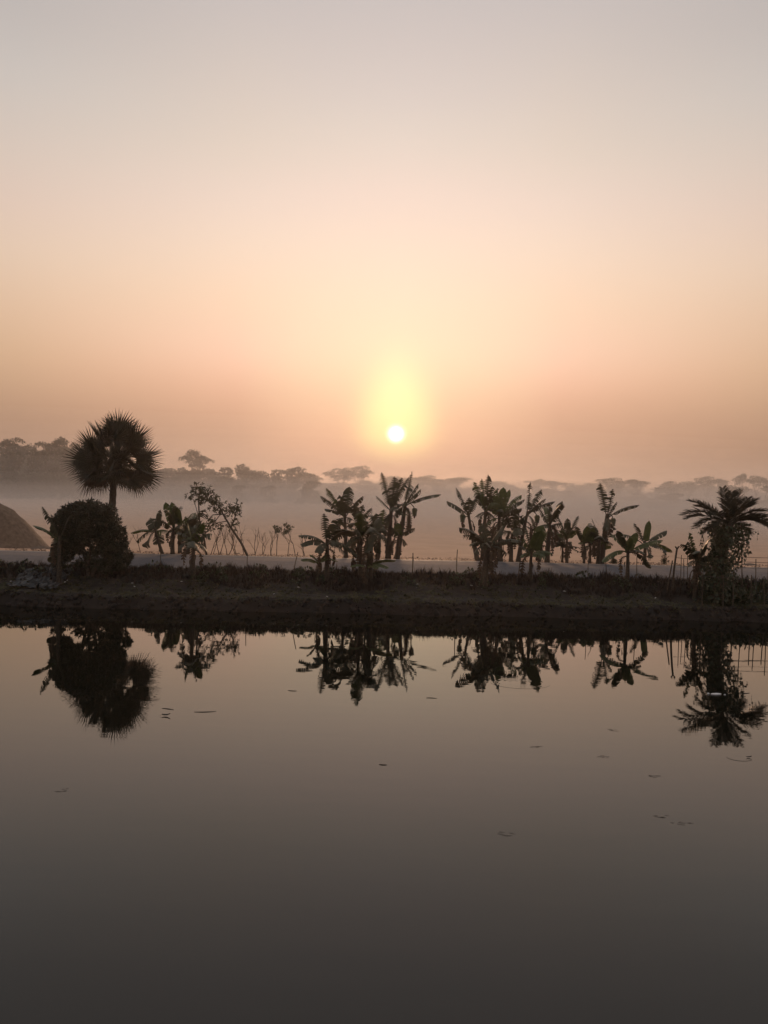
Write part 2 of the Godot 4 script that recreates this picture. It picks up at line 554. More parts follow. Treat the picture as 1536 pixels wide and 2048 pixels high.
func feather(a: Vector3, b: Vector3, c: Vector3, leaf: float) -> Buf:
	var buf := Buf.new()
	buf.tube(arc(a, b, c, 10), taper(10, 0.026, 0.005), 5)
	var n := 46
	for k in n:
		var u := (k + 0.5) / n
		var t := 0.16 + 0.84 * u
		var p := bez(a, b, c, t)
		var tan_ := (b - a).lerp(c - b, t).normalized()
		var side := tan_.cross(Vector3.UP)
		if side.length() < 0.3:
			side += Vector3(0.6, 0, 0.1)
		side = (side - tan_ * side.dot(tan_)).normalized()
		var up := side.cross(tan_)
		var l := leaf * (0.45 + 0.75 * sin(PI * pow(u, 0.75) * 0.92)) * rng.randf_range(0.85, 1.1)
		for s in [-1.0, 1.0]:
			var o: Vector3 = (side * s * 0.72 + tan_ * rng.randf_range(0.45, 0.75) + up * rng.randf_range(0.0, 0.55)).normalized()
			var w := tan_ * 0.016
			var m := p + o * l * 0.45
			var e := p + o * l + Vector3.DOWN * l * 0.12
			buf.tri(p - w * 0.5, m - w, e)
			buf.tri(p + w * 0.5, e, m + w)
			buf.tri(p - w * 0.5, e, p + w * 0.5)
	return buf

func leaf_quad(b: Buf, p: Vector3, dir: Vector3, nrm: Vector3, l: float, w: float) -> void:
	var s := dir.cross(nrm).normalized() * w
	var m := p + dir * l * 0.45 + nrm * l * 0.06
	var e := p + dir * l
	b.tri(p, m - s, e)
	b.tri(p, e, m + s)

func rand_dir() -> Vector3:
	var z := rng.randf_range(-1, 1)
	var a := rng.randf() * TAU
	return Vector3(cos(a) * sqrt(1 - z * z), z, sin(a) * sqrt(1 - z * z))

func date_palm() -> void:
	rng.seed = 99
	var dep := 29.6
	var foot := on_ground(1424, 1190, dep)
	var root := thing("date_palm", "feathery date palm wrapped in leafy vine at the right edge", "palm tree", foot)
	var top := at(1457, 1046, dep) - foot
	var bendp := top * 0.5 + Vector3(-0.05, 0.1, 0)
	var tr := Buf.new()
	var path := arc(Vector3(0, -0.15, 0), bendp, top, 16)
	var rad := []
	for k in 17:
		rad.append(lerpf(0.24, 0.19, k / 16.0) * (1.08 if k % 2 else 0.94))
	tr.tube(path, rad, 11)
	var trunk := part("trunk", tr, M.bark, root)
	for k in 30:
		var st := Buf.new()
		var t := rng.randf_range(0.3, 1.0)
		var p := bez(Vector3.ZERO, bendp, top, t)
		var an := rng.randf() * TAU
		var o := Vector3(cos(an), 0, sin(an))
		st.tube([p + o * 0.17, p + o * 0.25 + Vector3.UP * 0.12], [0.04, 0.022], 5)
		part("leaf_base", st, M.bark, trunk)
	var tips := [[1364, 1031, 0.30], [1380, 1003, 0.20], [1388, 1056, 0.34], [1443, 976, 0.04], [1458, 984, 0.02], [1484, 981, 0.08], [1517, 1000, 0.16], [1536, 1034, 0.24], [1546, 1060, 0.34], [1500, 1068, 0.40], [1410, 1066, 0.36], [1394, 1012, 0.2], [1376, 1038, 0.28], [1530, 1022, 0.2], [1548, 1046, 0.26], [1530, 1050, 0.3], [1504, 1008, 0.16], [1412, 1030, 0.3], [1498, 1044, 0.34], [1420, 1050, 0.36], [1552, 1052, 0.3], [1470, 996, 0.05]]
	for k in tips.size():
		var q: Array = tips[k]
		var tip := at(q[0], q[1], dep) - foot
		var away := 0.0 if k < 17 else (1.0 if k % 2 else -1.0) * rng.randf_range(0.7, 1.3)
		tip.z += away + rng.randf_range(-0.2, 0.2)
		var from := top + Vector3.UP * rng.randf_range(-0.15, 0.05)
		var b := from.lerp(tip, 0.5) + Vector3.UP * float(q[2]) * (tip - from).length()
		part("frond", feather(from, b, tip, 0.40), M.palm, root)
	# the climber is a plant of its own
	var vine := thing("climbing_vine", "leafy climber covering the date palm trunk with trailing strands", "vine", foot)
	var vb := Buf.new()
	var vs := Buf.new()
	for k in 2300:
		var t := pow(rng.randf(), 0.8)
		var p := bez(Vector3.ZERO, bendp, top, t)
		var an := rng.randf() * TAU
		var bulge := 0.32 + 0.16 * sin(t * 9.0 + cos(an) * 2.0) + (0.22 if cos(an) > 0.2 and t > 0.25 else 0.0) + 0.12 * t
		var o := Vector3(cos(an), 0, sin(an))
		p += o * (0.2 + bulge * sqrt(rng.randf())) + Vector3.UP * rng.randf_range(-0.1, 0.1)
		leaf_quad(vb, p, (Vector3.DOWN * 0.8 + rand_dir() * 0.8).normalized(), (o + rand_dir() * 0.7).normalized(), rng.randf_range(0.10, 0.17), rng.randf_range(0.045, 0.068))
	for s in 34:
		var an := rng.randf() * TAU
		var o := Vector3(cos(an), 0, sin(an) * 0.8)
		var p := top + o * rng.randf_range(0.35, 1.1) - Vector3.UP * rng.randf_range(0.1, 0.35)
		var l := rng.randf_range(0.3, 1.0)
		var strand := []
		for j in 5:
			strand.append(p + Vector3(rng.randf_range(-0.03, 0.03), -l * j / 4.0, rng.randf_range(-0.03, 0.03)))
		vs.tube(strand, taper(4, 0.006, 0.003), 4)
		for j in int(l * 12.0):
			leaf_quad(vb, p + Vector3(rng.randf_range(-0.06, 0.06), -l * rng.randf(), rng.randf_range(-0.06, 0.06)), (Vector3.DOWN + rand_dir() * 0.8).normalized(), rand_dir(), rng.randf_range(0.06, 0.12), 0.04)
	for s in 7:
		var strand := []
		var ph := rng.randf() * TAU
		for j in 14:
			var t := j / 13.0
			var an := ph + t * 4.0
			strand.append(bez(Vector3.ZERO, bendp, top, t) + Vector3(cos(an), 0, sin(an)) * 0.28)
		vs.tube(strand, taper(13, 0.016, 0.008), 5)
	part("stem", vs, M.twig, vine)
	part("foliage", vb, M.vine, vine)

# ---------------------------------------------------------------- leafy trees and shrubs near the road
func clump(b: Buf, c: Vector3, r: Vector3, count: int, size: float, droop: float) -> void:
	for k in count:
		var o := rand_dir()
		var p := c + o * r * pow(rng.randf(), 0.42)
		var out := (o + rand_dir() * 0.7).normalized()
		for j in 5:
			var dir := (out * 0.5 + rand_dir() + Vector3.DOWN * droop).normalized()
			leaf_quad(b, p, dir, (rand_dir() + Vector3.UP * 0.6).normalized(), size * rng.randf_range(0.7, 1.25), size * 0.2)

func bush() -> void:
	rng.seed = 5
	var dep := 30.6
	var foot := on_ground(178, 1158, dep)
	var root := thing("leafy_bush", "big dense dark leafy bush standing before the fan palm", "bush", foot)
	var px := dep / F
	var spots := [[172, 1040, 56, 36], [140, 1048, 36, 38], [205, 1046, 34, 34], [195, 1020, 36, 16], [150, 1022, 30, 16], [168, 1070, 60, 24], [222, 1080, 30, 34], [238, 1106, 20, 26], [215, 1120, 30, 22], [140, 1104, 14, 16], [128, 1086, 18, 20], [205, 1098, 24, 14], [114, 1128, 14, 7], [236, 1128, 18, 12], [214, 1018, 14, 9], [240, 1062, 12, 14], [112, 1064, 12, 12], [250, 1088, 9, 10], [162, 1008, 14, 7], [186, 1006, 12, 7], [106, 1040, 9, 9], [254, 1112, 8, 12], [180, 1128, 12, 10], [152, 1126, 9, 8], [158, 1098, 12, 9], [176, 1108, 9, 8], [148, 1088, 16, 10], [132, 1112, 10, 10]]
	var tr := Buf.new()
	for s in [[150, 1060], [176, 1050], [206, 1070], [228, 1100]]:
		var e := at(s[0], s[1], dep) - foot
		tr.tube(arc(Vector3(rng.randf_range(-0.15, 0.15), -0.15, 0), e * 0.5 + Vector3(rng.randf_range(-0.2, 0.2), 0, 0.1), e, 8), taper(8, 0.07, 0.02), 7)
	part("trunk", tr, M.bark, root)
	var cr := Buf.new()
	for s in spots:
		var c := at(s[0], s[1], dep) - foot + Vector3(0, 0, rng.randf_range(-0.25, 0.25))
		var r := Vector3(s[2] * px, s[3] * px, minf(s[2], 44) * px)
		clump(cr, c, r, int(s[2] * s[3] * 0.34) + 20, 0.15, 0.7)
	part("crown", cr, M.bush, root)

func stems_tree(called: String, label: String, base: Vector2, dep: float, limbs: Array, clumps: Array, leaf: float, r: float, cat := "tree") -> void:
	rng.seed = int(base.x * 13.0 + base.y)
	var foot := on_ground(base.x, base.y, dep)
	var root := thing(called, label, cat, foot)
	var px := dep / F
	var tr := Buf.new()
	for l in limbs:
		var pts := []
		for q in l[0]:
			pts.append(at(q[0], q[1], dep) - foot + Vector3(0, 0, float(q[2]) if q.size() > 2 else 0.0))
		if l[2]:
			pts[0] = Vector3(0, -0.1, 0)
		tr.tube(pts, taper(pts.size() - 1, r * l[1], r * l[1] * 0.45), 7)
	part("trunk", tr, M.bark, root)
	var cr := Buf.new()
	for s in clumps:
		var c := at(s[0], s[1], dep) - foot + Vector3(0, 0, rng.randf_range(-0.3, 0.3))
		clump(cr, c, Vector3(s[2] * px, s[3] * px, s[2] * px), int(s[2] * s[3] * 0.11) + 4, leaf, 0.25)
	part("crown", cr, M.tree_leaf, root)

func branch(b: Buf, p: Vector3, dir: Vector3, l: float, r: float, depth: int, tips: Array) -> void:
	var q := p + dir * l * 0.5 + rand_dir() * l * 0.05
	var e := q + (dir + rand_dir() * 0.16 + Vector3.UP * 0.12).normalized() * l * 0.5
	b.tube([p, q, e], [r, r * 0.82, r * 0.62], 5)
	if depth == 0:
		tips.append(e)
		return
	var n := 2 if rng.randf() < 0.75 else 3
	for k in n:
		var d := (dir + rand_dir() * 0.75 + Vector3.UP * 0.35).normalized()
		branch(b, e if k < 2 else q, d, l * rng.randf_range(0.55, 0.85), r * 0.62, depth - 1, tips)

func bare_shrub(px: float, top: float, dep: float, label: String, tuft := false) -> void:
	rng.seed = int(px * 17.0)
	var foot := on_ground(px, 1108, dep)
	var root := thing("bare_shrub", label, "shrub", foot, "leafless shrubs beyond the road")
	var h := (at(px, top, dep) - foot).y
	var b := Buf.new()
	var tips := []
	for k in rng.randi_range(1, 2):
		branch(b, Vector3(rng.randf_range(-0.06, 0.06), -0.05, 0), (Vector3.UP * 2.0 + rand_dir() * 0.8).normalized(), h * 0.38, 0.02, 3, tips)
	var hi := 0.0
	for t in tips:
		hi = maxf(hi, t.y)
	var s := h / maxf(hi, 0.1)
	var st := part("stem", b, M.twig, root)
	st.scale = Vector3.ONE * s
	if tuft:
		var c := Buf.new()
		for t in tips:
			if t.y > hi * 0.72 and rng.randf() < 0.6:
				clump(c, t * s, Vector3(0.12, 0.07, 0.12), 5, 0.12, 0.1)
		if c.v.size():
			part("leaf_tuft", c, M.tree_leaf, root)

# ---------------------------------------------------------------- far trees
var protos := {}

func umbrella_proto(sd: int) -> Array:
	rng.seed = sd
	var tr := Buf.new()
	var cr := Buf.new()
	var fork := Vector3(rng.randf_range(-0.05, 0.05), rng.randf_range(0.28, 0.42), 0)
	tr.tube([Vector3.ZERO, fork * 0.5 + Vector3(0.012, 0, 0), fork], [0.03, 0.022, 0.02], 7)
	var lean := rng.randf_range(-0.16, 0.16)
	var tilt := rng.randf_range(-0.16, 0.16)
	var n := rng.randi_range(6, 8)
	for k in n:
		var an := TAU * k / n + rng.randf_range(-0.3, 0.3)
		var rr := rng.randf_range(0.14, 0.40)
		var e := Vector3(cos(an) * rr + lean, 0, sin(an) * rr)
		e.y = rng.randf_range(0.84, 0.94) - 0.45 * rr * rr + tilt * e.x
		var mid := fork.lerp(e, 0.5) + Vector3(0, 0.03, 0) - Vector3(e.x, 0, e.z) * 0.12
		tr.tube(arc(fork, mid, e, 6), taper(6, 0.014, 0.004), 5)
		for j in 3:
			var q := bez(fork, mid, e, rng.randf_range(0.45, 0.8))
			var o := Vector3(rng.randf_range(-0.12, 0.12), rng.randf_range(0.05, 0.14), rng.randf_range(-0.12, 0.12))
			tr.tube([q, q + o * 0.6, q + o], [0.006, 0.004, 0.002], 4)
			pad(cr, q + o, 0.09, 0.014, 60)
		pad(cr, e, rng.randf_range(0.12, 0.19), rng.randf_range(0.018, 0.032), 170)
	for k in 3:
		var an := rng.randf() * TAU
		pad(cr, Vector3(cos(an) * 0.14 + lean, 0.95 - 0.03 * k, sin(an) * 0.14), 0.17, 0.025, 150)
	return [tr.mesh(), cr.mesh()]

func pad(b: Buf, c: Vector3, r: float, thick: float, count: int) -> void:
	for k in count:
		var an := rng.randf() * TAU
		var rr := r * sqrt(rng.randf())
		var p := c + Vector3(cos(an) * rr, rng.randf_range(-1, 1) * thick - rr * rr / r * 0.3, sin(an) * rr)
		leaf_quad(b, p, (rand_dir() + Vector3(cos(an), 0, sin(an)) * 0.6).normalized(), (Vector3.UP + rand_dir() * 0.8).normalized(), rng.randf_range(0.02, 0.045), 0.013)

func dense_proto(sd: int) -> Array:
	rng.seed = sd
	var tr := Buf.new()
	var cr := Buf.new()
	var fork := Vector3(0, 0.2, 0)
	tr.tube([Vector3.ZERO, Vector3(0.01, 0.1, 0), fork], [0.035, 0.026, 0.022], 7)
	for k in 17:
		var o := rand_dir()
		var c := Vector3(o.x * 0.34, 0.56 + o.y * 0.34, o.z * 0.34)
		if k > 12:
			c = Vector3(o.x * 0.4, 0.14 + 0.06 * o.y, o.z * 0.4)
		else:
			tr.tube(arc(fork, fork.lerp(c, 0.5) + Vector3.UP * 0.05, c, 4), taper(4, 0.012, 0.003), 5)
		var r := rng.randf_range(0.12, 0.2)
		for j in 190:
			var d := rand_dir()
			var p := c + d * Vector3(r, r * 0.7, r) * pow(rng.randf(), 0.35)
			leaf_quad(cr, p, (d + rand_dir()).normalized(), (rand_dir() + Vector3.UP * 0.5).normalized(), rng.randf_range(0.035, 0.07), 0.022)
	return [tr.mesh(), cr.mesh()]

func far_tree(kind: String, px: float, top: float, width: float, dep: float, label: String, group := "trees beyond the misty field") -> void:
	var key := kind + str(int(px * 7.0) % (6 if kind == "u" else 4))
	if not protos.has(key):
		protos[key] = umbrella_proto(300 + int(px)) if kind == "u" else dense_proto(500 + int(px))
	var foot := on_ground(px, 1000, dep)
	var h := at(px, top, dep).y - foot.y
	var root := thing("umbrella_tree" if kind == "u" else "round_tree", label, "tree", foot, group)
	var p: Array = protos[key]
	var w := width * dep / F * (1.25 if kind == "d" else 1.0)
	var s := Vector3(w / 0.86, h / 0.98, w / 0.86)
	for k in 2:
		var o := part_mesh("trunk" if k == 0 else "crown", p[k], M.far_bark if k == 0 else M.far_leaf, root)
		o.scale = s
		o.rotation.y = fmod(px * 0.37, TAU)

# ---------------------------------------------------------------- scattered growth
func tuft(sd: int, blades: int, h: float, spread: float, wide: float) -> ArrayMesh:
	rng.seed = sd
	var b := Buf.new()
	for k in blades:
		var an := rng.randf() * TAU
		var o := Vector3(cos(an), 0, sin(an))
		var p := o * rng.randf() * spread * 0.4
		var l := h * rng.randf_range(0.5, 1.1)
		var s := Vector3(-o.z, 0, o.x) * wide
		var m := p + Vector3.UP * l * 0.6 + o * spread * 0.35
		var e := p + Vector3.UP * l * rng.randf_range(0.75, 1.0) + o * spread * rng.randf_range(0.6, 1.3)
		b.quad(p - s, p + s, m + s * 0.7, m - s * 0.7)
		b.tri(m - s * 0.7, m + s * 0.7, e)
	return b.mesh()

func scatter(called: String, label: String, category: String, mesh: Mesh, m: Material, places: Array) -> void:
	var mm := MultiMesh.new()
	mm.transform_format = MultiMesh.TRANSFORM_3D
	mm.mesh = mesh
	mm.instance_count = places.size()
	for k in places.size():
		mm.set_instance_transform(k, places[k])
	var o := MultiMeshInstance3D.new()
	o.name = numbered(called)
	o.multimesh = mm
	o.material_override = m
	add_child(o)
	tag(o, label, category, "", "stuff")

func stand(x: float, z: float, s: float, tall := 1.0) -> Transform3D:
	return Transform3D(Basis(Vector3.UP, rng.randf() * TAU).scaled(Vector3(s, s * tall, s)), Vector3(x, ground_y(x, z) - 0.02, z))

func mist(called: String, c: Vector3, size: Vector3, density: float, albedo: Color, tilt := 0.0) -> void:
	var f := FogVolume.new()
	f.name = numbered(called)
	f.shape = RenderingServer.FOG_VOLUME_SHAPE_ELLIPSOID
	f.size = size
	f.position = c
	f.rotation_degrees.z = tilt
	var m := FogMaterial.new()
	m.density = density
	m.albedo = albedo
	f.material = m
	add_child(f)
	tag(f, "bank of low morning mist lying over the field", "mist", "", "stuff")

# ================================================================ build
func _ready() -> void:
	nz.seed = 12
	nz.frequency = 0.05
	nz.fractal_octaves = 3

	# camera
	cam = Camera3D.new()
	cam.name = "camera"
	cam.fov = rad_to_deg(2.0 * atan(1024.0 / F))
	cam.near = 0.1
	cam.far = 6000.0
	cam.position = Vector3(0, EYE, 0)
	cam.basis = Basis.from_euler(Vector3(-atan(39.0 / F), 0, 0)) * Basis(Vector3.BACK, deg_to_rad(1.3))
	add_child(cam)
	cam.current = true

	# sky, air and sun
	var sun_dir := (at(792, 868, 100.0) - cam.position).normalized()
	var env := Environment.new()
	env.background_mode = Environment.BG_SKY
	env.sky = Sky.new()
	env.sky.sky_material = make_sky(sun_dir)
	env.tonemap_mode = Environment.TONE_MAPPER_LINEAR
	env.tonemap_exposure = 1.0
	env.sdfgi_enabled = true
	env.ssao_enabled = true
	env.ssil_enabled = true
	env.volumetric_fog_enabled = true
	env.volumetric_fog_density = 0.0003
	env.volumetric_fog_albedo = lin(1.0, 0.90, 0.84)
	env.volumetric_fog_anisotropy = 0.65
	var we := WorldEnvironment.new()
	we.name = "environment"
	we.environment = env
	add_child(we)
	var sun := DirectionalLight3D.new()
	sun.name = "sun"
	sun.light_color = Color(1.0, 0.79, 0.62)
	sun.light_energy = 1.0
	sun.light_angular_distance = 11.0
	sun.shadow_enabled = true
	sun.basis = Basis.looking_at(-sun_dir)
	add_child(sun)

	make_materials()
	build_land()
	build_mist()
	build_far_trees()
	build_palms_and_bananas()
	build_roadside()
	build_growth()
	build_pond_things()

func build_land() -> void:
	var xs := []
	for k in range(-60, 61): xs.append(k * 0.4)
	for q in [26, 30, 34, 37, 40, 46, 55, 70, 100, 150, 220, 320, 460, 700, 1100, 1800, 2600]:
		xs.append(float(q)); xs.append(-float(q))
	xs.sort()
	var ds := [-2600.0, -800.0, -200.0, -60.0, -20.0, -6.0, 0.0, 1.4, 2.2, 3.0, 3.8, 4.6, 5.4, 8.0, 16.0, 22.0, 26.0, 27.4]
	var d := 27.8
	while d < 31.6:
		ds.append(d)
		d += 0.11
	for q in [33.0, 35.0, 37.0, 37.8, 38.05, 38.15, 38.4, 38.7, 39.0, 39.4, 39.9, 40.6, 41.4, 42.4, 43.5, 45.0, 48.0, 52.0, 57.0, 62.0, 68.0]: ds.append(q)
	for b in [72.0, 93.0, 128.0, 181.0]:
		for o in [-3.0, -1.2, -0.4, 0.4, 1.2, 3.0]: ds.append(b + o)
	for q in [82.0, 105.0, 115.0, 140.0, 155.0, 168.0, 200.0, 230.0, 280.0, 350.0, 450.0, 600.0, 850.0, 1300.0, 2000.0, 3000.0]: ds.append(q)
	ds.sort()
	var near := Buf.new()
	var field := Buf.new()
	for pair in [[near, -3000.0, 38.16], [field, 38.1, 3100.0]]:
		var b: Buf = pair[0]
		var rows := []
		for q in ds:
			if q >= pair[1] and q <= pair[2]: rows.append(q)
		if b == field: rows[0] = rows[0]
		for q in rows:
			for x in xs:
				b.v.push_back(Vector3(x, ground_y(x, -q), -q))
		for j in rows.size():
			for i in xs.size():
				var i0 := maxi(i - 1, 0)
				var i1 := mini(i + 1, xs.size() - 1)
				var j0 := maxi(j - 1, 0)
				var j1 := mini(j + 1, rows.size() - 1)
				var dx: Vector3 = b.v[j * xs.size() + i1] - b.v[j * xs.size() + i0]
				var dz: Vector3 = b.v[j1 * xs.size() + i] - b.v[j0 * xs.size() + i]
				b.n.push_back(dx.cross(dz).normalized())
		for j in rows.size() - 1:
			for i in xs.size() - 1:
				var a := j * xs.size() + i
				var c := a + xs.size()
				b.ix.append_array(PackedInt32Array([a, c, a + 1, a + 1, c, c + 1]))
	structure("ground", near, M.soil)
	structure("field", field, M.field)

	var rd := Buf.new()
	var wob := func(x: float, sd: float) -> float: return 0.16 * nz.get_noise_2d(x * 9.0, sd)
	var last := []
	for k in range(-70, 71):
		var x := k * 0.6 if absi(k) <= 60 else signf(k) * (36.0 + (absi(k) - 60) * 60.0)
		var a := Vector3(x, ROAD_Y - 0.15, -(ROAD_NEAR + 0.04 + wob.call(x, 3.0)))
		var b := Vector3(x, ROAD_Y - 0.02, a.z - 0.02)
		var c := Vector3(x, ROAD_Y + 0.05, -35.0)
		var e := Vector3(x, ROAD_Y, -(ROAD_FAR - 0.12 + wob.call(x, 20.0)))
		var f := e - Vector3(0, 0.15, 0.02)
		if last:
			rd.quad(last[0], a, b, last[1])
			rd.quad(last[1], b, c, last[2])
			rd.quad(last[2], c, e, last[3])
			rd.quad(last[3], e, f, last[4])
		last = [a, b, c, e, f]
	var road := structure("road", rd, M.asphalt)
	var line := Buf.new()
	for k in 60:
		var x0 := -24.0 + k * 0.8
		line.quad(Vector3(x0, ROAD_Y + 0.012, -37.50), Vector3(x0 + 0.8, ROAD_Y + 0.012, -37.50), Vector3(x0 + 0.8, ROAD_Y + 0.010, -37.64), Vector3(x0, ROAD_Y + 0.010, -37.64))
	part("edge_line", line, M.paint, road)

	var wt := Buf.new()
	wt.quad(Vector3(-42, 0, -0.5), Vector3(42, 0, -0.5), Vector3(42, 0, -29.6), Vector3(-42, 0, -29.6))
	var water := structure("water", wt, M.water)
	# a ring where a fish has risen
	for q in [[1040.0, 1366.0, 0.55, 0.0035], [1478.0, 1516.0, 0.16, 0.0015]]:
		var c := on_water(q[0], q[1])
		var rp := Buf.new()
		var rings := 40
		var sides := 56
		for k in rings + 1:
			var r := float(q[2]) * k / rings
			for s in sides:
				var a := TAU * s / sides
				var env_ := sin(PI * clampf(float(k) / rings, 0, 1))
				var slope := float(q[3]) * env_ * cos(k * 0.95) * 3.2
				var y := 0.004 + float(q[3]) * env_ * sin(k * 0.95)
				rp.v.push_back(c + Vector3(cos(a) * r * 1.3, y, sin(a) * r))
				rp.n.push_back(Vector3(-cos(a) * slope, 1, -sin(a) * slope).normalized())
		for k in rings:
			for s in sides:
				var a := k * sides + s
				var b := k * sides + (s + 1) % sides
				rp.ix.append_array(PackedInt32Array([a, a + sides, b, b, a + sides, b + sides]))
		part("ripple_ring", rp, M.water, water)

func build_mist() -> void:
	var white := lin(0.997, 0.95, 0.905)
	# one body of mist over the field, thinner with height
	rng.seed = 15
	var heights := [2.6, 3.6, 4.8, 6.2, 8.0, 10.0, 12.5, 15.5, 19.0, 23.0, 28.0, 34.0]
	var thick := [0.0026, 0.0022, 0.0018, 0.0014, 0.0011, 0.0009, 0.0007, 0.0006, 0.0005, 0.0004, 0.0003, 0.0003]
	for k in heights.size():
		mist("mist_bank", Vector3(rng.randf_range(-220, 220), 0.0, -310.0 - k * 8.0), Vector3(rng.randf_range(1100, 1600), heights[k] * 2.0, 500.0 + k * 9.0), thick[k], white, rng.randf_range(-0.5, 0.5))
	mist("mist_bank", Vector3(0, 0.0, -110), Vector3(400, 5.0, 120), 0.0075, white)
	mist("mist_bank", Vector3(-45, 2.0, -270), Vector3(150, 12, 70), 0.0040, white)
	mist("mist_bank", Vector3(60, 2.0, -300), Vector3(180, 14, 80), 0.0035, white)

func build_far_trees() -> void:
	var list := [
		["u", 30, 876, 72, 262, "faint flat-topped tree above the dark wood at the far left edge"],
		["u", 102, 873, 64, 266, "faint flat-topped tree just left of the fan palm's crown"],
		["u", 138, 884, 44, 252, "small faint flat-topped tree touching the fan palm's crown"],
		["d", 8, 893, 66, 236, "round dark tree at the left end of the left wood"],
		["d", 44, 899, 60, 230, "second round dark tree from the left edge in the left wood"],
		["d", 82, 894, 58, 240, "round dark tree in the left wood below the faint flat-topped tree"],
		["d", 122, 895, 54, 234, "round dark tree in the left wood next to the palm crown"],
		["d", 160, 908, 60, 246, "round tree mostly hidden behind left side of palm crown"],
		["d", 300, 936, 70, 285, "low hazy round tree just right of the fan palm's trunk"],
		["d", 344, 932, 58, 296, "hazy round tree between fan palm and leaning sapling top"],
		["u", 398, 898, 64, 300, "tall wind-slanted flat-topped tree above the leaning sapling"],
		["d", 376, 935, 46, 305, "low round tree under the tall slanted flat-topped tree"],
		["d", 424, 941, 44, 312, "low round tree right of the tall slanted tree's trunk"],
		["d", 464, 924, 64, 292, "large dome-crowned tree standing dark in the left middle mist"],
		["d", 506, 940, 58, 300, "dome-crowned tree right of the large dark dome-crowned tree"],
		["d", 544, 940, 44, 316, "narrow upright tree left of the two spreading field trees"],
		["u", 576, 933, 72, 330, "spreading tree with forked trunks in mist, left of its pair"],
		["u", 620, 946, 70, 338, "spreading tree with forked trunks in mist, right of its pair"],
		["u", 684, 936, 64, 470, "flat-topped tree on the skyline left of the sun"],
		["u", 716, 930, 60, 490, "highest flat-topped tree on the skyline left of the sun"],
		["d", 700, 968, 90, 430, "low spreading grove tree behind the middle banana clump"],
		["u", 846, 950, 58, 480, "pale flat-topped tree on the skyline right below the sun"],
		["d", 880, 964, 36, 430, "small round tree right below the sun on the skyline"],
		["u", 910, 953, 54, 470, "flat-topped tree between the two large banana clumps on skyline"],
		["u", 1068, 957, 44, 520, "faint flat-topped tree over the right large banana clump"],
		["u", 1108, 961, 62, 500, "wide faint flat-topped tree right of the large banana clump"],
		["d", 1116, 976, 62, 440, "low round hazy tree behind the right banana clump's top"],
		["u", 1226, 954, 64, 400, "layered flat-topped tree above the tall lone banana plant"],
		["u", 1276, 958, 54, 402, "layered flat-topped tree right of the tall lone banana plant"],
		["d", 1252, 972, 70, 420, "hazy round tree below the layered flat-topped trees"],
		["d", 1306, 972, 80, 396, "broad hazy round tree midway to the date palm"],
		["u", 1346, 961, 44, 420, "small flat-topped tree left of the date palm, first of two"],
		["u", 1376, 963, 44, 424, "small flat-topped tree left of the date palm, second of two"],
		["d", 1322, 990, 56, 330, "low dark round tree in the mist left of the date palm"],
		["d", 1366, 986, 54, 336, "low dark round tree nearest the date palm's left fronds"],
		["u", 1412, 951, 44, 430, "pale thin flat-topped tree just left above the date palm"],
		["u", 1444, 956, 32, 436, "small pale flat-topped tree directly above the date palm"],
		["u", 1481, 946, 28, 400, "slim tall pale tree right above the date palm"],
		["u", 1513, 950, 50, 396, "flat-topped tree above the right edge wood"],
		["d", 1482, 970, 62, 322, "round dark tree of the right edge wood behind the palm"],
		["d", 1526, 968, 64, 316, "round dark tree at the right edge of the picture"],
	]
	for l in list:
		far_tree(l[0], l[1], l[2], l[3], l[4], l[5])
	rng.seed = 4
	var places := []
	var mesh_key: Array = dense_proto(901)
	for k in 210:
		var dep := rng.randf_range(520, 700)
		var px := -500.0 + 2500.0 * (k + rng.randf()) / 210.0
		var p := on_ground(px, 1000, dep)
		var h := rng.randf_range(7.0, 15.0) * (1.0 + 0.5 * nz.get_noise_2d(px * 0.2, 3.0))
		places.append(Transform3D(Basis(Vector3.UP, rng.randf() * TAU).scaled(Vector3(h * 1.5, h, h * 1.5)), p))
	# the wood on the left comes nearer; its top falls towards the middle
	for k in 95:
		var dep := rng.randf_range(255, 350)
		var px := -260.0 + 900.0 * (k + rng.randf()) / 95.0
		var line := 902.0 if px < 150.0 else lerpf(902.0, 946.0, smoothstep(130.0, 330.0, px)) + 10.0 * smoothstep(440.0, 640.0, px)
		var p := on_ground(px, 1000, dep)
		var h := maxf(at(px, line + rng.randf_range(-6.0, 34.0) + 14.0 * nz.get_noise_2d(px * 0.5, 9.0), dep).y - p.y, 5.0)
		places.append(Transform3D(Basis(Vector3.UP, rng.randf() * TAU).scaled(Vector3(h * 1.25, h, h * 1.25)), p))
	scatter("far_woodland", "continuous hazy wood along the skyline behind the single trees", "woodland", mesh_key[1], M.far_leaf, places)

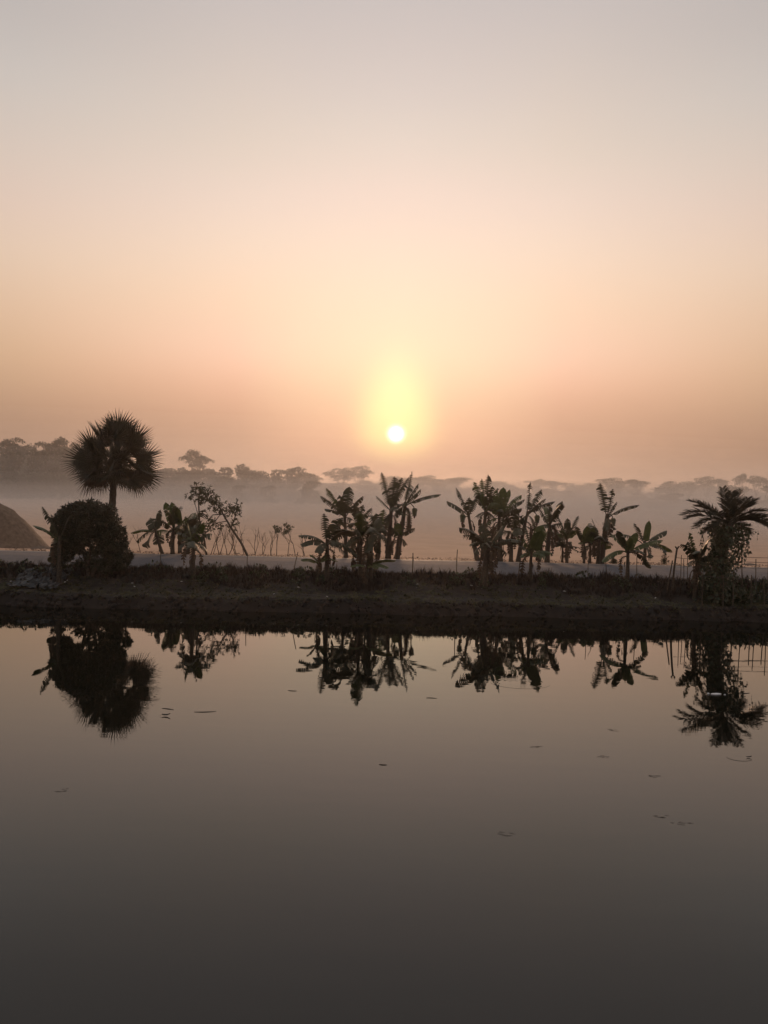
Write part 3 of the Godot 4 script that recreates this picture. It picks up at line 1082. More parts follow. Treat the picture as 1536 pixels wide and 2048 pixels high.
func build_palms_and_bananas() -> void:
	palmyra()
	date_palm()
	var B := 38.7
	# --- left
	banana("banana plant half hidden behind the big leafy bush's left side", Vector2(118, 1150), 29.8, Vector2(120, 1072), [[84, 1013, 0.08, 0.0, 0.16, 0.6], [66, 1051, 0.22, 0.0, 0.2, 0.2], [106, 1078, 0.3], [150, 1030, 0.2, 0.5], [100, 1128, 0.4]], {"more": 1, "dry": 1, "r": 0.10})
	banana("left-leaning banana plant at the left end of the left clump", Vector2(326, 1108), B, Vector2(309, 1056), [[262, 1066, 0.24, 0.1, 0.17, 0.15], [275, 1084, 0.42, 0.2, 0.2, 0.7], [288, 1096, 0.5, -0.2, 0.24, 0.4], [322, 1019, 0.05, 0.1, 0.16, 0.35], [299, 1036, 0.1], [336, 1062, 0.3], [318, 1088, 0.5]], {"more": 1, "dry": 0, "r": 0.09})
	banana("banana plant with tall torn leaf in the left clump", Vector2(345, 1109), B, Vector2(348, 1052), [[331, 1004, 0.02, 0.0, 0.2, 0.25], [312, 1040, 0.25], [372, 1044, 0.3], [330, 1072, 0.4], [365, 1080, 0.4]], {"young": 0.3, "dry": 1})
	banana("banana plant with two green upright leaves in the left clump", Vector2(360, 1109), B + 0.5, Vector2(362, 1050), [[343, 1004, 0.0, 0.0, 0.2, 0.15], [357, 1014, 0.0, 0.2, 0.26, 0.1], [384, 1028, 0.2], [392, 1060, 0.35], [340, 1062, 0.35], [378, 1084, 0.45]], {"young": 0.35, "dry": 2})
	banana("banana plant at the right end of the left clump", Vector2(374, 1109), B - 0.2, Vector2(384, 1058), [[414, 1018, 0.1], [420, 1058, 0.28], [424, 1078, 0.4], [404, 1094, 0.45], [366, 1050, 0.3], [398, 1030, 0.1], [408, 1040, 0.2, 0.3], [372, 1032, 0.1], [394, 1076, 0.4, 0.5]], {"dry": 3})
	banana("short banana plant rooted on the pond bank below the left clump", Vector2(386, 1166), 30.6, Vector2(387, 1078), [[352, 1066, 0.35], [372, 1050, 0.2], [408, 1044, 0.15, 0.0, 0.2, 0.2], [424, 1068, 0.35], [416, 1102, 0.5], [356, 1094, 0.45], [398, 1040, 0.05], [380, 1044, 0.1, 0.4], [366, 1078, 0.35]], {"dry": 3, "r": 0.10})
	# --- middle, on the bank
	banana("bank-side banana plant with long arching leaves left of the middle clump", Vector2(652, 1162), 30.7, Vector2(654, 1078), [[597, 1071, 0.26, 0.1, 0.15, 0.45], [601, 1089, 0.34, 0.1, 0.2, 0.4], [648, 1026, 0.04, 0.1, 0.15, 0.8], [637, 1104, 0.55, 0.5, 0.22, 0.3], [682, 1036, 0.12, 0.1, 0.24, 0.5], [700, 1062, 0.3], [716, 1112, 0.42, 0.3, 0.26, 0.45], [690, 1110, 0.5]], {"more": 2, "dry": 3, "r": 0.12})
	banana("small banana sucker at the foot of the middle clump's left side", Vector2(637, 1158), 30.5, Vector2(637, 1116), [[601, 1120, 0.3, 0.0, 0.12, 0.1], [658, 1107, 0.2, 0.0, 0.11, 0.2], [620, 1108, 0.3, 0.4, 0.1, 0.2], [676, 1124, 0.4, -0.1, 0.1, 0.2]], {"more": 0, "dry": 0, "r": 0.05})
	banana("bank-side banana plant with broad drooping leaves in the middle clump", Vector2(722, 1163), 30.9, Vector2(722, 1066), [[668, 1062, 0.34, 0.3, 0.27, 0.3], [690, 1092, 0.5, 0.5, 0.27, 0.4], [748, 1046, 0.2], [752, 1096, 0.45], [714, 1020, 0.05, 0.2, 0.2, 0.6], [702, 1104, 0.5]], {"more": 2, "dry": 3, "r": 0.11})
	banana("bank-side banana plant hung with a wide dark leaf in the middle clump", Vector2(740, 1164), 30.7, Vector2(743, 1056), [[736, 1104, 0.5, 0.6, 0.3, 0.25], [762, 1036, 0.12], [770, 1080, 0.4], [722, 1040, 0.2], [758, 1108, 0.5]], {"more": 1, "dry": 3, "r": 0.10})
	banana("small green banana sucker in front of the middle clump", Vector2(733, 1166), 30.2, Vector2(733, 1124), [[792, 1120, 0.24, 0.3, 0.12, 0.1], [778, 1134, 0.3, 0.5, 0.13, 0.15], [758, 1134, 0.35, 0.5, 0.12, 0.15], [700, 1132, 0.3, 0.3, 0.1, 0.2]], {"more": 1, "dry": 1, "r": 0.05})
	# --- middle, beyond the road
	banana("star-crowned banana plant at the left of the middle clump beyond the road", Vector2(692, 1113), B, Vector2(690, 1026), [[641, 992, 0.08, 0.2, 0.17, 0.55], [652, 976, 0.05, 0.0, 0.2, 0.6], [680, 990, 0.0, 0.6, 0.2, 0.4], [699, 973, 0.03, -0.2, 0.24, 0.35], [727, 992, 0.12, 0.1, 0.18, 0.5], [648, 1018, 0.2, 0.0, 0.16, 0.6], [704, 1040, 0.3], [676, 1046, 0.4]], {"more": 1, "dry": 2})
	banana("banana plant with three torn upright leaves in the middle clump", Vector2(716, 1113), B, Vector2(716, 1040), [[712, 1006, 0.0, 0.1, 0.16, 0.75], [727, 1009, 0.05, 0.1, 0.17, 0.75], [744, 1016, 0.1, 0.1, 0.17, 0.7], [738, 1044, 0.3], [694, 1052, 0.4]], {"more": 2, "dry": 2})
	banana("short green banana plant left of the two tall middle ones", Vector2(756, 1113), B, Vector2(760, 1060), [[752, 1026, 0.02, 0.2, 0.2, 0.5], [768, 1018, 0.02, 0.0, 0.18, 0.7], [742, 1032, 0.12], [785, 1048, 0.25], [746, 1084, 0.45], [776, 1086, 0.4]], {"more": 2, "young": 0.25, "dry": 1})
	banana("tall banana plant with torn upright leaves below the sun", Vector2(776, 1114), B, Vector2(783, 1014), [[763, 944, 0.0, 0.1, 0.2, 0.85], [790, 952, 0.0, 0.1, 0.25, 0.6], [804, 955, 0.02, 0.4, 0.2, 0.8], [818, 954, 0.06, 0.1, 0.18, 0.75], [751, 991, 0.06, 0.0, 0.12, 0.8], [816, 1005, 0.22, 0.0, 0.18, 0.7], [796, 966, 0.0, -0.6, 0.26, 0.3], [812, 1028, 0.3], [772, 1052, 0.4]], {"more": 1, "dry": 3, "r": 0.16})
	banana("tall fruiting banana plant with long leaf reaching right below the sun", Vector2(793, 1116), B + 0.2, Vector2(811, 1004), [[824, 942, 0.0, 0.1, 0.14, 0.9], [837, 967, 0.06, 0.1, 0.17, 0.6], [842, 978, 0.08, 0.2, 0.2, 0.5], [882, 989, 0.16, 0.1, 0.19, 0.3], [778, 1006, 0.12], [818, 1026, 0.4], [790, 1032, 0.35]], {"more": 1, "dry": 2, "bunch": Vector2(829, 1026), "r": 0.15})
	banana("short banana plant at the right foot of the middle clump", Vector2(795, 1116), B - 0.3, Vector2(799, 1066), [[830, 1056, 0.16, 0.2, 0.18, 0.3], [794, 1044, 0.05, 0.2, 0.16, 0.4], [776, 1052, 0.2], [812, 1090, 0.4]], {"more": 1, "dry": 3})
	# --- right clump, beyond the road
	banana("fruiting banana plant leaning out left of the right clump", Vector2(957, 1118), B, Vector2(936, 1024), [[892, 1002, 0.14, 0.1, 0.2, 0.4], [912, 975, 0.04, 0.0, 0.15, 0.6], [937, 994, 0.02, 0.3, 0.17, 0.7], [958, 986, 0.08, 0.1, 0.17, 0.6]], {"more": 0, "dry": 1, "bunch": Vector2(925, 1038), "r": 0.13})
	banana("tall dark banana plant highest in the right clump", Vector2(966, 1118), B + 0.3, Vector2(972, 1016), [[947, 963, 0.05, 0.1, 0.2, 0.75], [962, 957, 0.0, 0.1, 0.18, 0.85], [976, 949, 0.0, 0.1, 0.2, 0.85], [984, 972, 0.03, 0.3, 0.2, 0.7], [992, 1040, 0.35], [952, 1034, 0.35], [998, 1002, 0.2], [956, 1000, 0.1, 0.5]], {"more": 2, "dry": 3, "r": 0.15})
	banana("banana plant with broad green upright leaves in the right clump", Vector2(1000, 1118), B, Vector2(998, 1028), [[994, 976, 0.0, 0.2, 0.25, 0.5], [1006, 974, 0.0, 0.1, 0.22, 0.3], [1019, 979, 0.03, 0.1, 0.18, 0.1], [1043, 990, 0.12, 0.1, 0.16, 0.5], [1047, 998, 0.12, 0.4, 0.18, 0.3], [1045, 1017, 0.2], [972, 1050, 0.4], [1020, 1050, 0.35], [990, 990, 0.0, -0.5, 0.27, 0.2]], {"more": 2, "young": 0.3, "dry": 3, "r": 0.15})
	banana("ragged half-dry banana plant on the bank before the right clump", Vector2(967, 1180), 30.6, Vector2(980, 1084), [[917, 1055, 0.28, 0.1, 0.22, 0.4], [924, 1070, 0.3, 0.2, 0.2, 0.6], [946, 1104, 0.5, 0.5, 0.2, 0.7], [1042, 1082, 0.3, 0.3, 0.2, 0.6], [1006, 1050, 0.1], [962, 1046, 0.1], [1016, 1112, 0.45], [940, 1090, 0.45, -0.2]], {"more": 2, "dry": 9, "r": 0.17})
	banana("low banana plant filling the right clump's middle", Vector2(1022, 1119), B, Vector2(1026, 1056), [[1008, 1020, 0.08], [1046, 1030, 0.15], [1052, 1066, 0.35], [1000, 1068, 0.35], [1030, 1014, 0.0, 0.4], [1040, 1090, 0.45]], {"more": 2, "dry": 4})
	banana("shaded banana plant behind the ragged one in the right clump", Vector2(985, 1119), B + 0.8, Vector2(988, 1070), [[960, 1050, 0.2], [1010, 1040, 0.15], [966, 1084, 0.4], [1014, 1086, 0.4]], {"more": 2, "dry": 4})
	banana("right-leaning fruiting banana plant with one leaf straight up", Vector2(1036, 1120), B, Vector2(1056, 1022), [[1060, 964, 0.0, 0.1, 0.19, 0.85], [1083, 979, 0.06, 0.1, 0.16, 0.6], [1090, 997, 0.12, 0.2, 0.17, 0.4], [1109, 1003, 0.2, 0.1, 0.17, 0.35], [1040, 1046, 0.3], [1074, 1060, 0.4]], {"more": 0, "dry": 2, "bunch": Vector2(1074, 1040), "r": 0.13})
	banana("banana plant with three spread leaves right of the leaning one", Vector2(1094, 1121), B, Vector2(1100, 1044), [[1072, 1008, 0.04, 0.1, 0.17, 0.8], [1098, 1006, 0.0, 0.1, 0.17, 0.7], [1124, 1002, 0.03, 0.1, 0.19, 0.4], [1122, 1047, 0.2], [1078, 1052, 0.3, 0.3, 0.25, 0.25], [1124, 1078, 0.4], [1090, 1030, 0.0, -0.5]], {"more": 2, "dry": 3, "r": 0.14})
	banana("bright green young banana plant on the bank right of the clump", Vector2(1062, 1176), 30.9, Vector2(1064, 1098), [[1084, 1050, 0.0, 0.2, 0.26, 0.1], [1050, 1052, 0.05, 0.0, 0.13, 0.8], [1078, 1060, 0.05, 0.5, 0.22, 0.15], [1038, 1092, 0.28, 0.2, 0.16, 0.5], [1046, 1078, 0.2, -0.2], [1108, 1108, 0.3], [1088, 1112, 0.4, 0.4], [1040, 1112, 0.4]], {"more": 1, "young": 0.55, "dry": 2, "r": 0.09})
	banana("small banana plant with low leaves behind the bright green one", Vector2(1078, 1120), B + 0.4, Vector2(1084, 1074), [[1064, 1046, 0.1], [1104, 1058, 0.25], [1062, 1092, 0.4], [1112, 1092, 0.35]], {"more": 1, "dry": 2, "r": 0.10})
	banana("banana plant with cup-shaped crown third from the tall lone one", Vector2(1134, 1122), B, Vector2(1134, 1070), [[1114, 1031, 0.05, 0.1, 0.15, 0.7], [1133, 1036, 0.0, 0.2, 0.2, 0.3], [1156, 1031, 0.05, 0.1, 0.15, 0.7], [1112, 1068, 0.35, 0.2, 0.2, 0.3], [1152, 1062, 0.35, 0.2, 0.2, 0.2], [1120, 1060, 0.3, 0.6, 0.26, 0.2]], {"more": 0, "dry": 2, "r": 0.09})
	banana("thin banana plant with withered leaves beside the cup-crowned one", Vector2(1124, 1122), B + 0.3, Vector2(1125, 1086), [[1108, 1072, 0.2], [1144, 1084, 0.2], [1158, 1104, 0.2, 0.1, 0.1, 0.8], [1160, 1096, 0.18, 0.1, 0.1, 0.8]], {"more": 1, "dry": 3, "r": 0.07})
	banana("small banana plant with two rounded leaves left of the tall lone one", Vector2(1168, 1122), B, Vector2(1168, 1078), [[1150, 1052, 0.1, 0.1, 0.15, 0.3], [1172, 1051, 0.0, 0.2, 0.22, 0.15], [1186, 1054, 0.05, 0.2, 0.2, 0.2], [1156, 1086, 0.3, 0.1, 0.1, 0.7]], {"more": 0, "dry": 2, "r": 0.07})
	banana("small banana plant leaning against the tall lone one", Vector2(1180, 1122), B + 0.2, Vector2(1181, 1084), [[1190, 1054, 0.05, 0.1, 0.22, 0.15], [1170, 1070, 0.2], [1196, 1080, 0.3], [1168, 1096, 0.4]], {"more": 1, "dry": 2, "r": 0.08})
	banana("tall lone banana plant with one leaf level to the right", Vector2(1201, 1123), B, Vector2(1215, 1028), [[1199, 966, 0.02, 0.1, 0.2, 0.75], [1225, 977, 0.04, 0.1, 0.17, 0.8], [1278, 1010, 0.2, 0.1, 0.16, 0.35], [1231, 1003, 0.02, 0.3, 0.08, 0.6], [1206, 1062, 0.5, 0.5, 0.2, 0.5], [1226, 1060, 0.5, 0.3, 0.22, 0.3]], {"more": 0, "dry": 5, "bunch": Vector2(1226, 1046), "r": 0.18})
	banana("withered banana plant clinging to the tall lone one's foot", Vector2(1196, 1123), B - 0.3, Vector2(1200, 1072), [[1182, 1036, 0.06, 0.1, 0.1, 0.85], [1226, 1090, 0.3, 0.1, 0.12, 0.5], [1180, 1064, 0.2], [1216, 1100, 0.4], [1186, 1090, 0.4]], {"more": 1, "dry": 4, "r": 0.12})
	banana("open-crowned banana plant on the bank with leaves arching both ways", Vector2(1254, 1178), 31.2, Vector2(1256, 1094), [[1203, 1124, 0.4, 0.1, 0.18, 0.15], [1220, 1066, 0.1, 0.1, 0.15, 0.6], [1229, 1060, 0.08, 0.3, 0.14, 0.3], [1271, 1064, 0.0, 0.2, 0.14, 0.1], [1324, 1080, 0.16, 0.1, 0.17, 0.2], [1298, 1137, 0.42, 0.2, 0.12, 0.4], [1254, 1074, 0.0, 0.3, 0.18, 0.15], [1284, 1106, 0.35, 0.4, 0.16, 0.25]], {"more": 0, "young": 0.3, "dry": 1, "r": 0.10})
	banana("banana plant with upright green spear leaf behind the open-crowned one", Vector2(1289, 1127), B - 0.2, Vector2(1290, 1082), [[1266, 1046, 0.12, 0.1, 0.12, 0.6], [1297, 1041, 0.0, 0.1, 0.18, 0.05], [1333, 1061, 0.14, 0.1, 0.17, 0.4], [1216, 1072, 0.30, 0.1, 0.16, 0.5], [1334, 1104, 0.30, 0.1, 0.16, 0.4], [1296, 1116, 0.5, 0.4, 0.2, 0.25], [1349, 1106, 0.3, -0.3, 0.14, 0.4]], {"more": 0, "young": 0.2, "dry": 1, "r": 0.11})
	banana("banana plant on the bank left of the vine-covered date palm", Vector2(1390, 1190), 29.9, Vector2(1394, 1112), [[1374, 1064, 0.02, 0.2, 0.12, 0.75], [1359, 1088, 0.24, 0.1, 0.14, 0.5], [1378, 1084, 0.15, -0.2], [1408, 1090, 0.1, 0.3, 0.27, 0.2], [1424, 1112, 0.3, 0.2, 0.2, 0.3], [1372, 1130, 0.45], [1404, 1130, 0.4, 0.5]], {"more": 2, "young": 0.2, "dry": 3, "r": 0.10})

func build_roadside() -> void:
	bush()
	stems_tree("sapling_tree", "slim upright sapling with leafy top above the left bananas", Vector2(414, 1110), 38.4,
		[[[[414, 1110], [408, 1075], [399, 1040], [397, 1000], [400, 980]], 1.0, true], [[[408, 1070], [440, 1030], [455, 1026]], 0.5, false], [[[397, 1010], [415, 990], [425, 985]], 0.5, false], [[[399, 1040], [388, 1000], [378, 992]], 0.35, false]],
		[[404, 982, 24, 15], [397, 972, 14, 7], [416, 992, 20, 12], [378, 992, 8, 5], [428, 1000, 12, 10], [404, 1002, 14, 8]], 0.17, 0.055)
	stems_tree("leaning_tree", "leaning small tree with slanting trunk right of the left bananas", Vector2(497, 1113), 38.6,
		[[[[497, 1113], [482, 1085], [462, 1055], [446, 1028], [440, 1015]], 1.0, true], [[[462, 1055], [470, 1035], [474, 1015]], 0.5, false], [[[446, 1028], [425, 1030], [412, 1045]], 0.45, false], [[[455, 1042], [432, 1046], [420, 1052]], 0.35, false]],
		[[440, 1012, 15, 12], [456, 1022, 18, 13], [468, 1012, 14, 12], [473, 1026, 12, 10], [470, 1044, 9, 8], [462, 1056, 9, 7], [430, 1018, 14, 9], [420, 1038, 12, 9], [438, 1050, 14, 6], [415, 1058, 12, 10]], 0.16, 0.07)
	for q in [[250, 1062, "leafless shrub right beside the big leafy bush"], [280, 1052, "thin leafless shrub under the left clump's drooping leaves"], [440, 1042, "slim twiggy shrub under the slanting trunk"]]:
		bare_shrub(q[0], q[1], 39.0, q[2])
	var nth := ["first", "second", "third", "fourth", "fifth", "sixth", "seventh", "eighth", "ninth", "tenth"]
	var row := [[424, 1050], [456, 1052], [472, 1060], [488, 1046], [512, 1054], [524, 1062], [540, 1058], [552, 1064], [610, 1066], [668, 1070]]
	for k in row.size():
		bare_shrub(row[k][0], row[k][1], 39.0 + fmod(row[k][0], 3.0) * 0.25, "%s thin leafless shrub from the left between left and middle clumps" % nth[k])
	bare_shrub(574, 1056, 39.0, "leafless shrub with a dark leaf tuft, left of its pair", true)
	bare_shrub(592, 1049, 39.1, "taller leafless shrub with leaf tufts before the middle clump", true)
	bare_shrub(800, 1094, 39.0, "short dry shrub at the right foot of the middle clump")

	# stakes and poles
	var stakes := [
		[826, 1106, 824, 1144, 31.3, 0.028, "upright wooden stake on the bank right of the middle clump"],
		[915, 1099, 914, 1140, 31.3, 0.022, "thin straight pole just left of the right clump"],
		[1042, 1106, 1036, 1142, 31.3, 0.026, "short leaning stake in front of the right clump"],
		[596, 1104, 586, 1134, 31.3, 0.02, "leaning thin stick left of the middle clump"],
		[704, 1114, 704, 1136, 31.2, 0.016, "short twig stake under the middle clump's broad leaves"],
		[1210, 1114, 1214, 1142, 31.3, 0.016, "thin twig stake at the foot of the tall lone banana"],
		[1176, 1110, 1175, 1142, 31.3, 0.015, "thin straight twig stake left of the tall lone banana"],
		[1274, 1110, 1275, 1142, 31.2, 0.018, "curved thin stick beside the open-crowned banana plant"],
		[495, 1108, 495, 1138, 31.3, 0.018, "short stick standing before the leaning tree's foot"],
		[482, 1110, 478, 1136, 31.2, 0.0, ""],
		[322, 1106, 321, 1136, 31.2, 0.02, "slim stick on the bank under the left clump"],
		[1345, 1121, 1332, 1180, 30.4, 0.03, "leaning rough stake left of the forked post"],
	]
	for s in stakes:
		if s[5] <= 0.0: continue
		rng.seed = int(s[0])
		var foot := on_ground(s[2], s[3], s[4])
		var top := at(s[0], s[1], s[4]) - foot
		var b := Buf.new()
		b.tube(arc(Vector3(0, -0.15, 0), top * 0.5 + rand_dir() * 0.04, top, 5), taper(5, s[5], s[5] * 0.8), 6)
		var o := part("wooden_stake", b, M.wood, self)
		o.position = foot
		tag(o, s[6], "stake", "stakes on the bank")
	var foot := on_ground(1345, 1160, 30.5)
	var b := Buf.new()
	var top := at(1354, 1098, 30.5) - foot
	b.tube(arc(Vector3(0, -0.15, 0), top * 0.5 + Vector3(-0.05, 0, 0), top, 6), taper(6, 0.045, 0.038), 8)
	b.tube([top, top + Vector3(-0.07, 0.1, 0)], [0.034, 0.028], 6)
	b.tube([top, top + Vector3(0.08, 0.11, 0)], [0.036, 0.03], 6)
	var fp := part("forked_post", b, M.wood, self)
	fp.position = foot
	tag(fp, "dark forked wooden post left of the date palm", "post")

	# fences
	fence("stick_fence", "rough stick fence between the forked post and date palm", 30.9, [[1362, 1110], [1368, 1118], [1376, 1108], [1386, 1114], [1398, 1116]], [[1352, 1115, 1402, 1119], [1352, 1130, 1402, 1134]], 1150, 0.016)
	fence("pole_fence", "thin pole fence with wires right of the date palm", 30.4, [[1468, 1100], [1486, 1096], [1513, 1118], [1536, 1108], [1556, 1100]], [[1440, 1112, 1560, 1116], [1440, 1121, 1560, 1126], [1440, 1133, 1560, 1137]], 1150, 0.02)
	fence("bank_fence", "low bamboo fence along the bank below the date palm", 28.95, [[1404, 1140], [1446, 1150], [1466, 1152], [1502, 1150], [1530, 1152]], [[1400, 1152, 1560, 1160]], 1206, 0.022)

	# straw heap, earth heaps
	heap("straw_heap", "big rounded straw heap beyond the road at the left edge", "straw heap", -14, 1006, 52.0, 118, M.straw, 8)
	heap("earth_heap", "low dark earth heap between straw heap and leafy bush", "earth heap", 86, 1092, 41.5, 62, M.earth, 9)
	heap("earth_heap", "low earth heap beyond the road at the right edge", "earth heap", 1500, 1126, 40.0, 44, M.earth, 10)
	# little shrubs on the far verge
	small_shrub(1227, 1113, 39.0, 14, "tiny conical shrub on the far verge beside tall lone banana")
	small_shrub(1329, 1098, 39.2, 18, "ragged stumpy shrub on the far verge behind arching leaves")
	small_shrub(1410, 1120, 39.2, 16, "low shrub on the far verge behind the date palm")
	# pale sheet on the bank
	var sf := on_ground(72, 1160, 29.6)
	var sh := Buf.new()
	rng.seed = 41
	var nx := 26
	var ny := 12
	var pts := []
	for j in ny + 1:
		for i in nx + 1:
			var x := sf.x - 0.95 + 1.9 * i / nx + 0.12 * nz.get_noise_2d(j * 9.0, 3.0)
			var z := -29.05 - 1.85 * j / ny - 0.15 * nz.get_noise_2d(i * 8.0, 8.0)
			var y := ground_y(x, z) + 0.06 + 0.16 * absf(nz.get_noise_2d(x * 34.0, z * 34.0)) + 0.10 * absf(nz.get_noise_2d(x * 90.0, z * 60.0))
			pts.append(Vector3(x, y, z) - sf)
	for j in ny:
		for i in nx:
			var a := j * (nx + 1) + i
			if nz.get_noise_2d(i * 16.0, j * 16.0 + 100.0) > 0.30: continue
			sh.quad(pts[a], pts[a + 1], pts[a + nx + 2], pts[a + nx + 1])
	var so := part("ground_sheet", sh, M.sheet, self)
	so.position = sf
	tag(so, "crumpled bluish grey sheet lying on the bank left of the bush", "sheet")

func heap(called: String, label: String, cat: String, px: float, top: float, dep: float, half: float, m: Material, sd: int) -> void:
	var foot := on_ground(px, 1100, dep)
	var h := at(px, top, dep).y - foot.y
	var r := half * dep / F
	var b := Buf.new()
	var rings := 22
	var sides := 40
	for k in rings + 1:
		for s in sides:
			var a := TAU * s / sides
			var u := float(k) / rings
			var rr := r * u * (1.0 + 0.10 * nz.get_noise_2d(cos(a) * 20.0 + sd * 9.0, sin(a) * 20.0))
			var y := h * (pow(cos(u * PI * 0.5), 1.25)) - 0.15 * u
			var p := Vector3(cos(a) * rr, y, sin(a) * rr * 0.85)
			b.v.push_back(p + Vector3.UP * (1.0 - u) * h * 0.07 * nz.get_noise_2d(p.x * 40.0 + sd, p.z * 40.0))
	for k in rings + 1:
		for s in sides:
			var q := b.v[k * sides + (s + 1) % sides] - b.v[k * sides + (s + sides - 1) % sides]
			var w := b.v[mini(k + 1, rings) * sides + s] - b.v[maxi(k - 1, 0) * sides + s]
			b.n.push_back(Vector3.UP if k == 0 else q.cross(w).normalized())
	for k in rings:
		for s in sides:
			var a := k * sides + s
			var c := k * sides + (s + 1) % sides
			b.ix.append_array(PackedInt32Array([a, a + sides, c, c, a + sides, c + sides]))
	var o := part(called, b, m, self)
	o.position = foot
	tag(o, label, cat)

func small_shrub(px: float, top: float, dep: float, wide: float, label: String) -> void:
	rng.seed = int(px)
	var foot := on_ground(px, 1118, dep)
	var h := at(px, top, dep).y - foot.y
	var root := thing("verge_shrub", label, "shrub", foot)
	var st := Buf.new()
	st.tube([Vector3(0, -0.05, 0), Vector3(0.02, h * 0.5, 0), Vector3(0, h * 0.9, 0)], [0.04, 0.03, 0.012], 6)
	part("stem", st, M.twig, root)
	var c := Buf.new()
	var w := wide * dep / F * 0.5
	clump(c, Vector3(0, h * 0.25, 0), Vector3(w, h * 0.28, w), 50, 0.09, 0.2)
	clump(c, Vector3(0, h * 0.65, 0), Vector3(w * 0.35, h * 0.36, w * 0.35), 24, 0.09, 0.2)
	part("foliage", c, M.tree_leaf, root)

func fence(called: String, label: String, dep: float, posts: Array, rails: Array, foot_py: float, r: float) -> void:
	var origin := on_ground(posts[0][0], foot_py, dep)
	var root := thing(called, label, "fence", origin)
	for p in posts:
		rng.seed = int(p[0])
		var foot := on_ground(p[0], foot_py, dep) - origin
		var top := at(p[0] + rng.randf_range(-2, 2), p[1], dep) - origin
		var b := Buf.new()
		b.tube(arc(foot - Vector3(0, 0.15, 0), foot.lerp(top, 0.5) + rand_dir() * 0.03, top, 5), taper(5, r, r * 0.75), 6)
		part("post", b, M.wood, root)
	for q in rails:
		var a := at(q[0], q[1], dep) - origin + Vector3(0, 0, r + 0.01)
		var c := at(q[2], q[3], dep) - origin + Vector3(0, 0, r + 0.01)
		var b := Buf.new()
		b.tube(arc(a, a.lerp(c, 0.5) - Vector3(0, 0.03, 0), c, 8), taper(8, 0.009, 0.009), 5)
		part("rail", b, M.wire, root)

func build_growth() -> void:
	rng.seed = 21
	var g := []
	var wd := []
	var leafw := []
	for k in 15000:
		var x := rng.randf_range(-23, 23)
		var s := shore(x)
		var z := -(s + 0.22 + pow(rng.randf(), 1.15) * (ROAD_NEAR - s - 0.2))
		var u := (-z - s) / (ROAD_NEAR - s)
		var patch := nz.get_noise_2d(x * 7.0, z * 9.0)
		if u < 0.62 + patch * 0.3:
			if patch > -0.28 or rng.randf() < 0.3:
				g.append(stand(x, z, rng.randf_range(0.5, 1.1), rng.randf_range(0.5, 1.1)))
		else:
			wd.append(stand(x, z, rng.randf_range(0.7, 1.4), rng.randf_range(0.6, 1.2)))
	for k in 2600:
		var x := rng.randf_range(-23, 23)
		var z := -rng.randf_range(30.9, 31.75)
		var patch := nz.get_noise_2d(x * 10.0, 55.0)
		if patch > rng.randf_range(-0.5, 0.4):
			wd.append(stand(x, z, rng.randf_range(0.7, 1.5), rng.randf_range(0.7, 1.5) + maxf(patch, 0.0)))
	for k in 420:
		var x := rng.randf_range(-23, 23)
		var patch := nz.get_noise_2d(x * 14.0, 75.0)
		if patch > 0.0:
			leafw.append(stand(x, -rng.randf_range(30.4, 31.6), rng.randf_range(0.6, 1.5)))
	for k in 130:
		leafw.append(stand(rng.randf_range(12.2, 17.5), -rng.randf_range(29.3, 31.0), rng.randf_range(1.0, 2.1)))
	var verge := []
	for k in 3200:
		var x := rng.randf_range(-26, 26)
		verge.append(stand(x, -rng.randf_range(38.15, 39.9), rng.randf_range(0.3, 0.8)))
	scatter("grass", "short green grass on the lower pond bank", "grass", tuft(1, 12, 0.12, 0.12, 0.007), M.grass, g)
	scatter("dry_weeds", "dark dry weeds covering the upper bank beside the road", "weeds", tuft(2, 12, 0.20, 0.12, 0.007), M.weed, wd)
	scatter("verge_grass", "low grass along the far edge of the road", "grass", tuft(3, 9, 0.13, 0.10, 0.006), M.weed, verge)
	rng.seed = 33
	var cl := Buf.new()
	cl.blob(Vector3.ZERO, Vector3(0.10, 0.07, 0.09), 7, 4)
	for k in cl.v.size(): cl.v[k] *= 1.0 + 0.35 * nz.get_noise_3d(cl.v[k].x * 260.0, cl.v[k].y * 260.0, cl.v[k].z * 260.0)
	var clods := []
	for k in 1100:
		var x := rng.randf_range(-23, 23)
		var z := -(shore(x) + rng.randf_range(0.02, 0.34))
		var t := Transform3D(Basis(rand_dir(), rng.randf() * TAU).scaled(Vector3.ONE * rng.randf_range(0.3, 1.3)), Vector3(x, ground_y(x, z), z))
		clods.append(t)
	scatter("earth_clods", "dark clods of earth on the eroded pond edge", "earth clods", cl.mesh(), M.soil, clods)
	rng.seed = 61
	var lw := Buf.new()
	for k in 26:
		var o := rand_dir()
		o.y = absf(o.y)
		leaf_quad(lw, o * Vector3(0.12, 0.2, 0.12), (o + rand_dir() * 0.6).normalized(), (rand_dir() + Vector3.UP).normalized(), 0.10, 0.028)
	scatter("leafy_weeds", "small leafy weeds along the top of the bank", "weeds", lw.mesh(), M.vine, leafw)

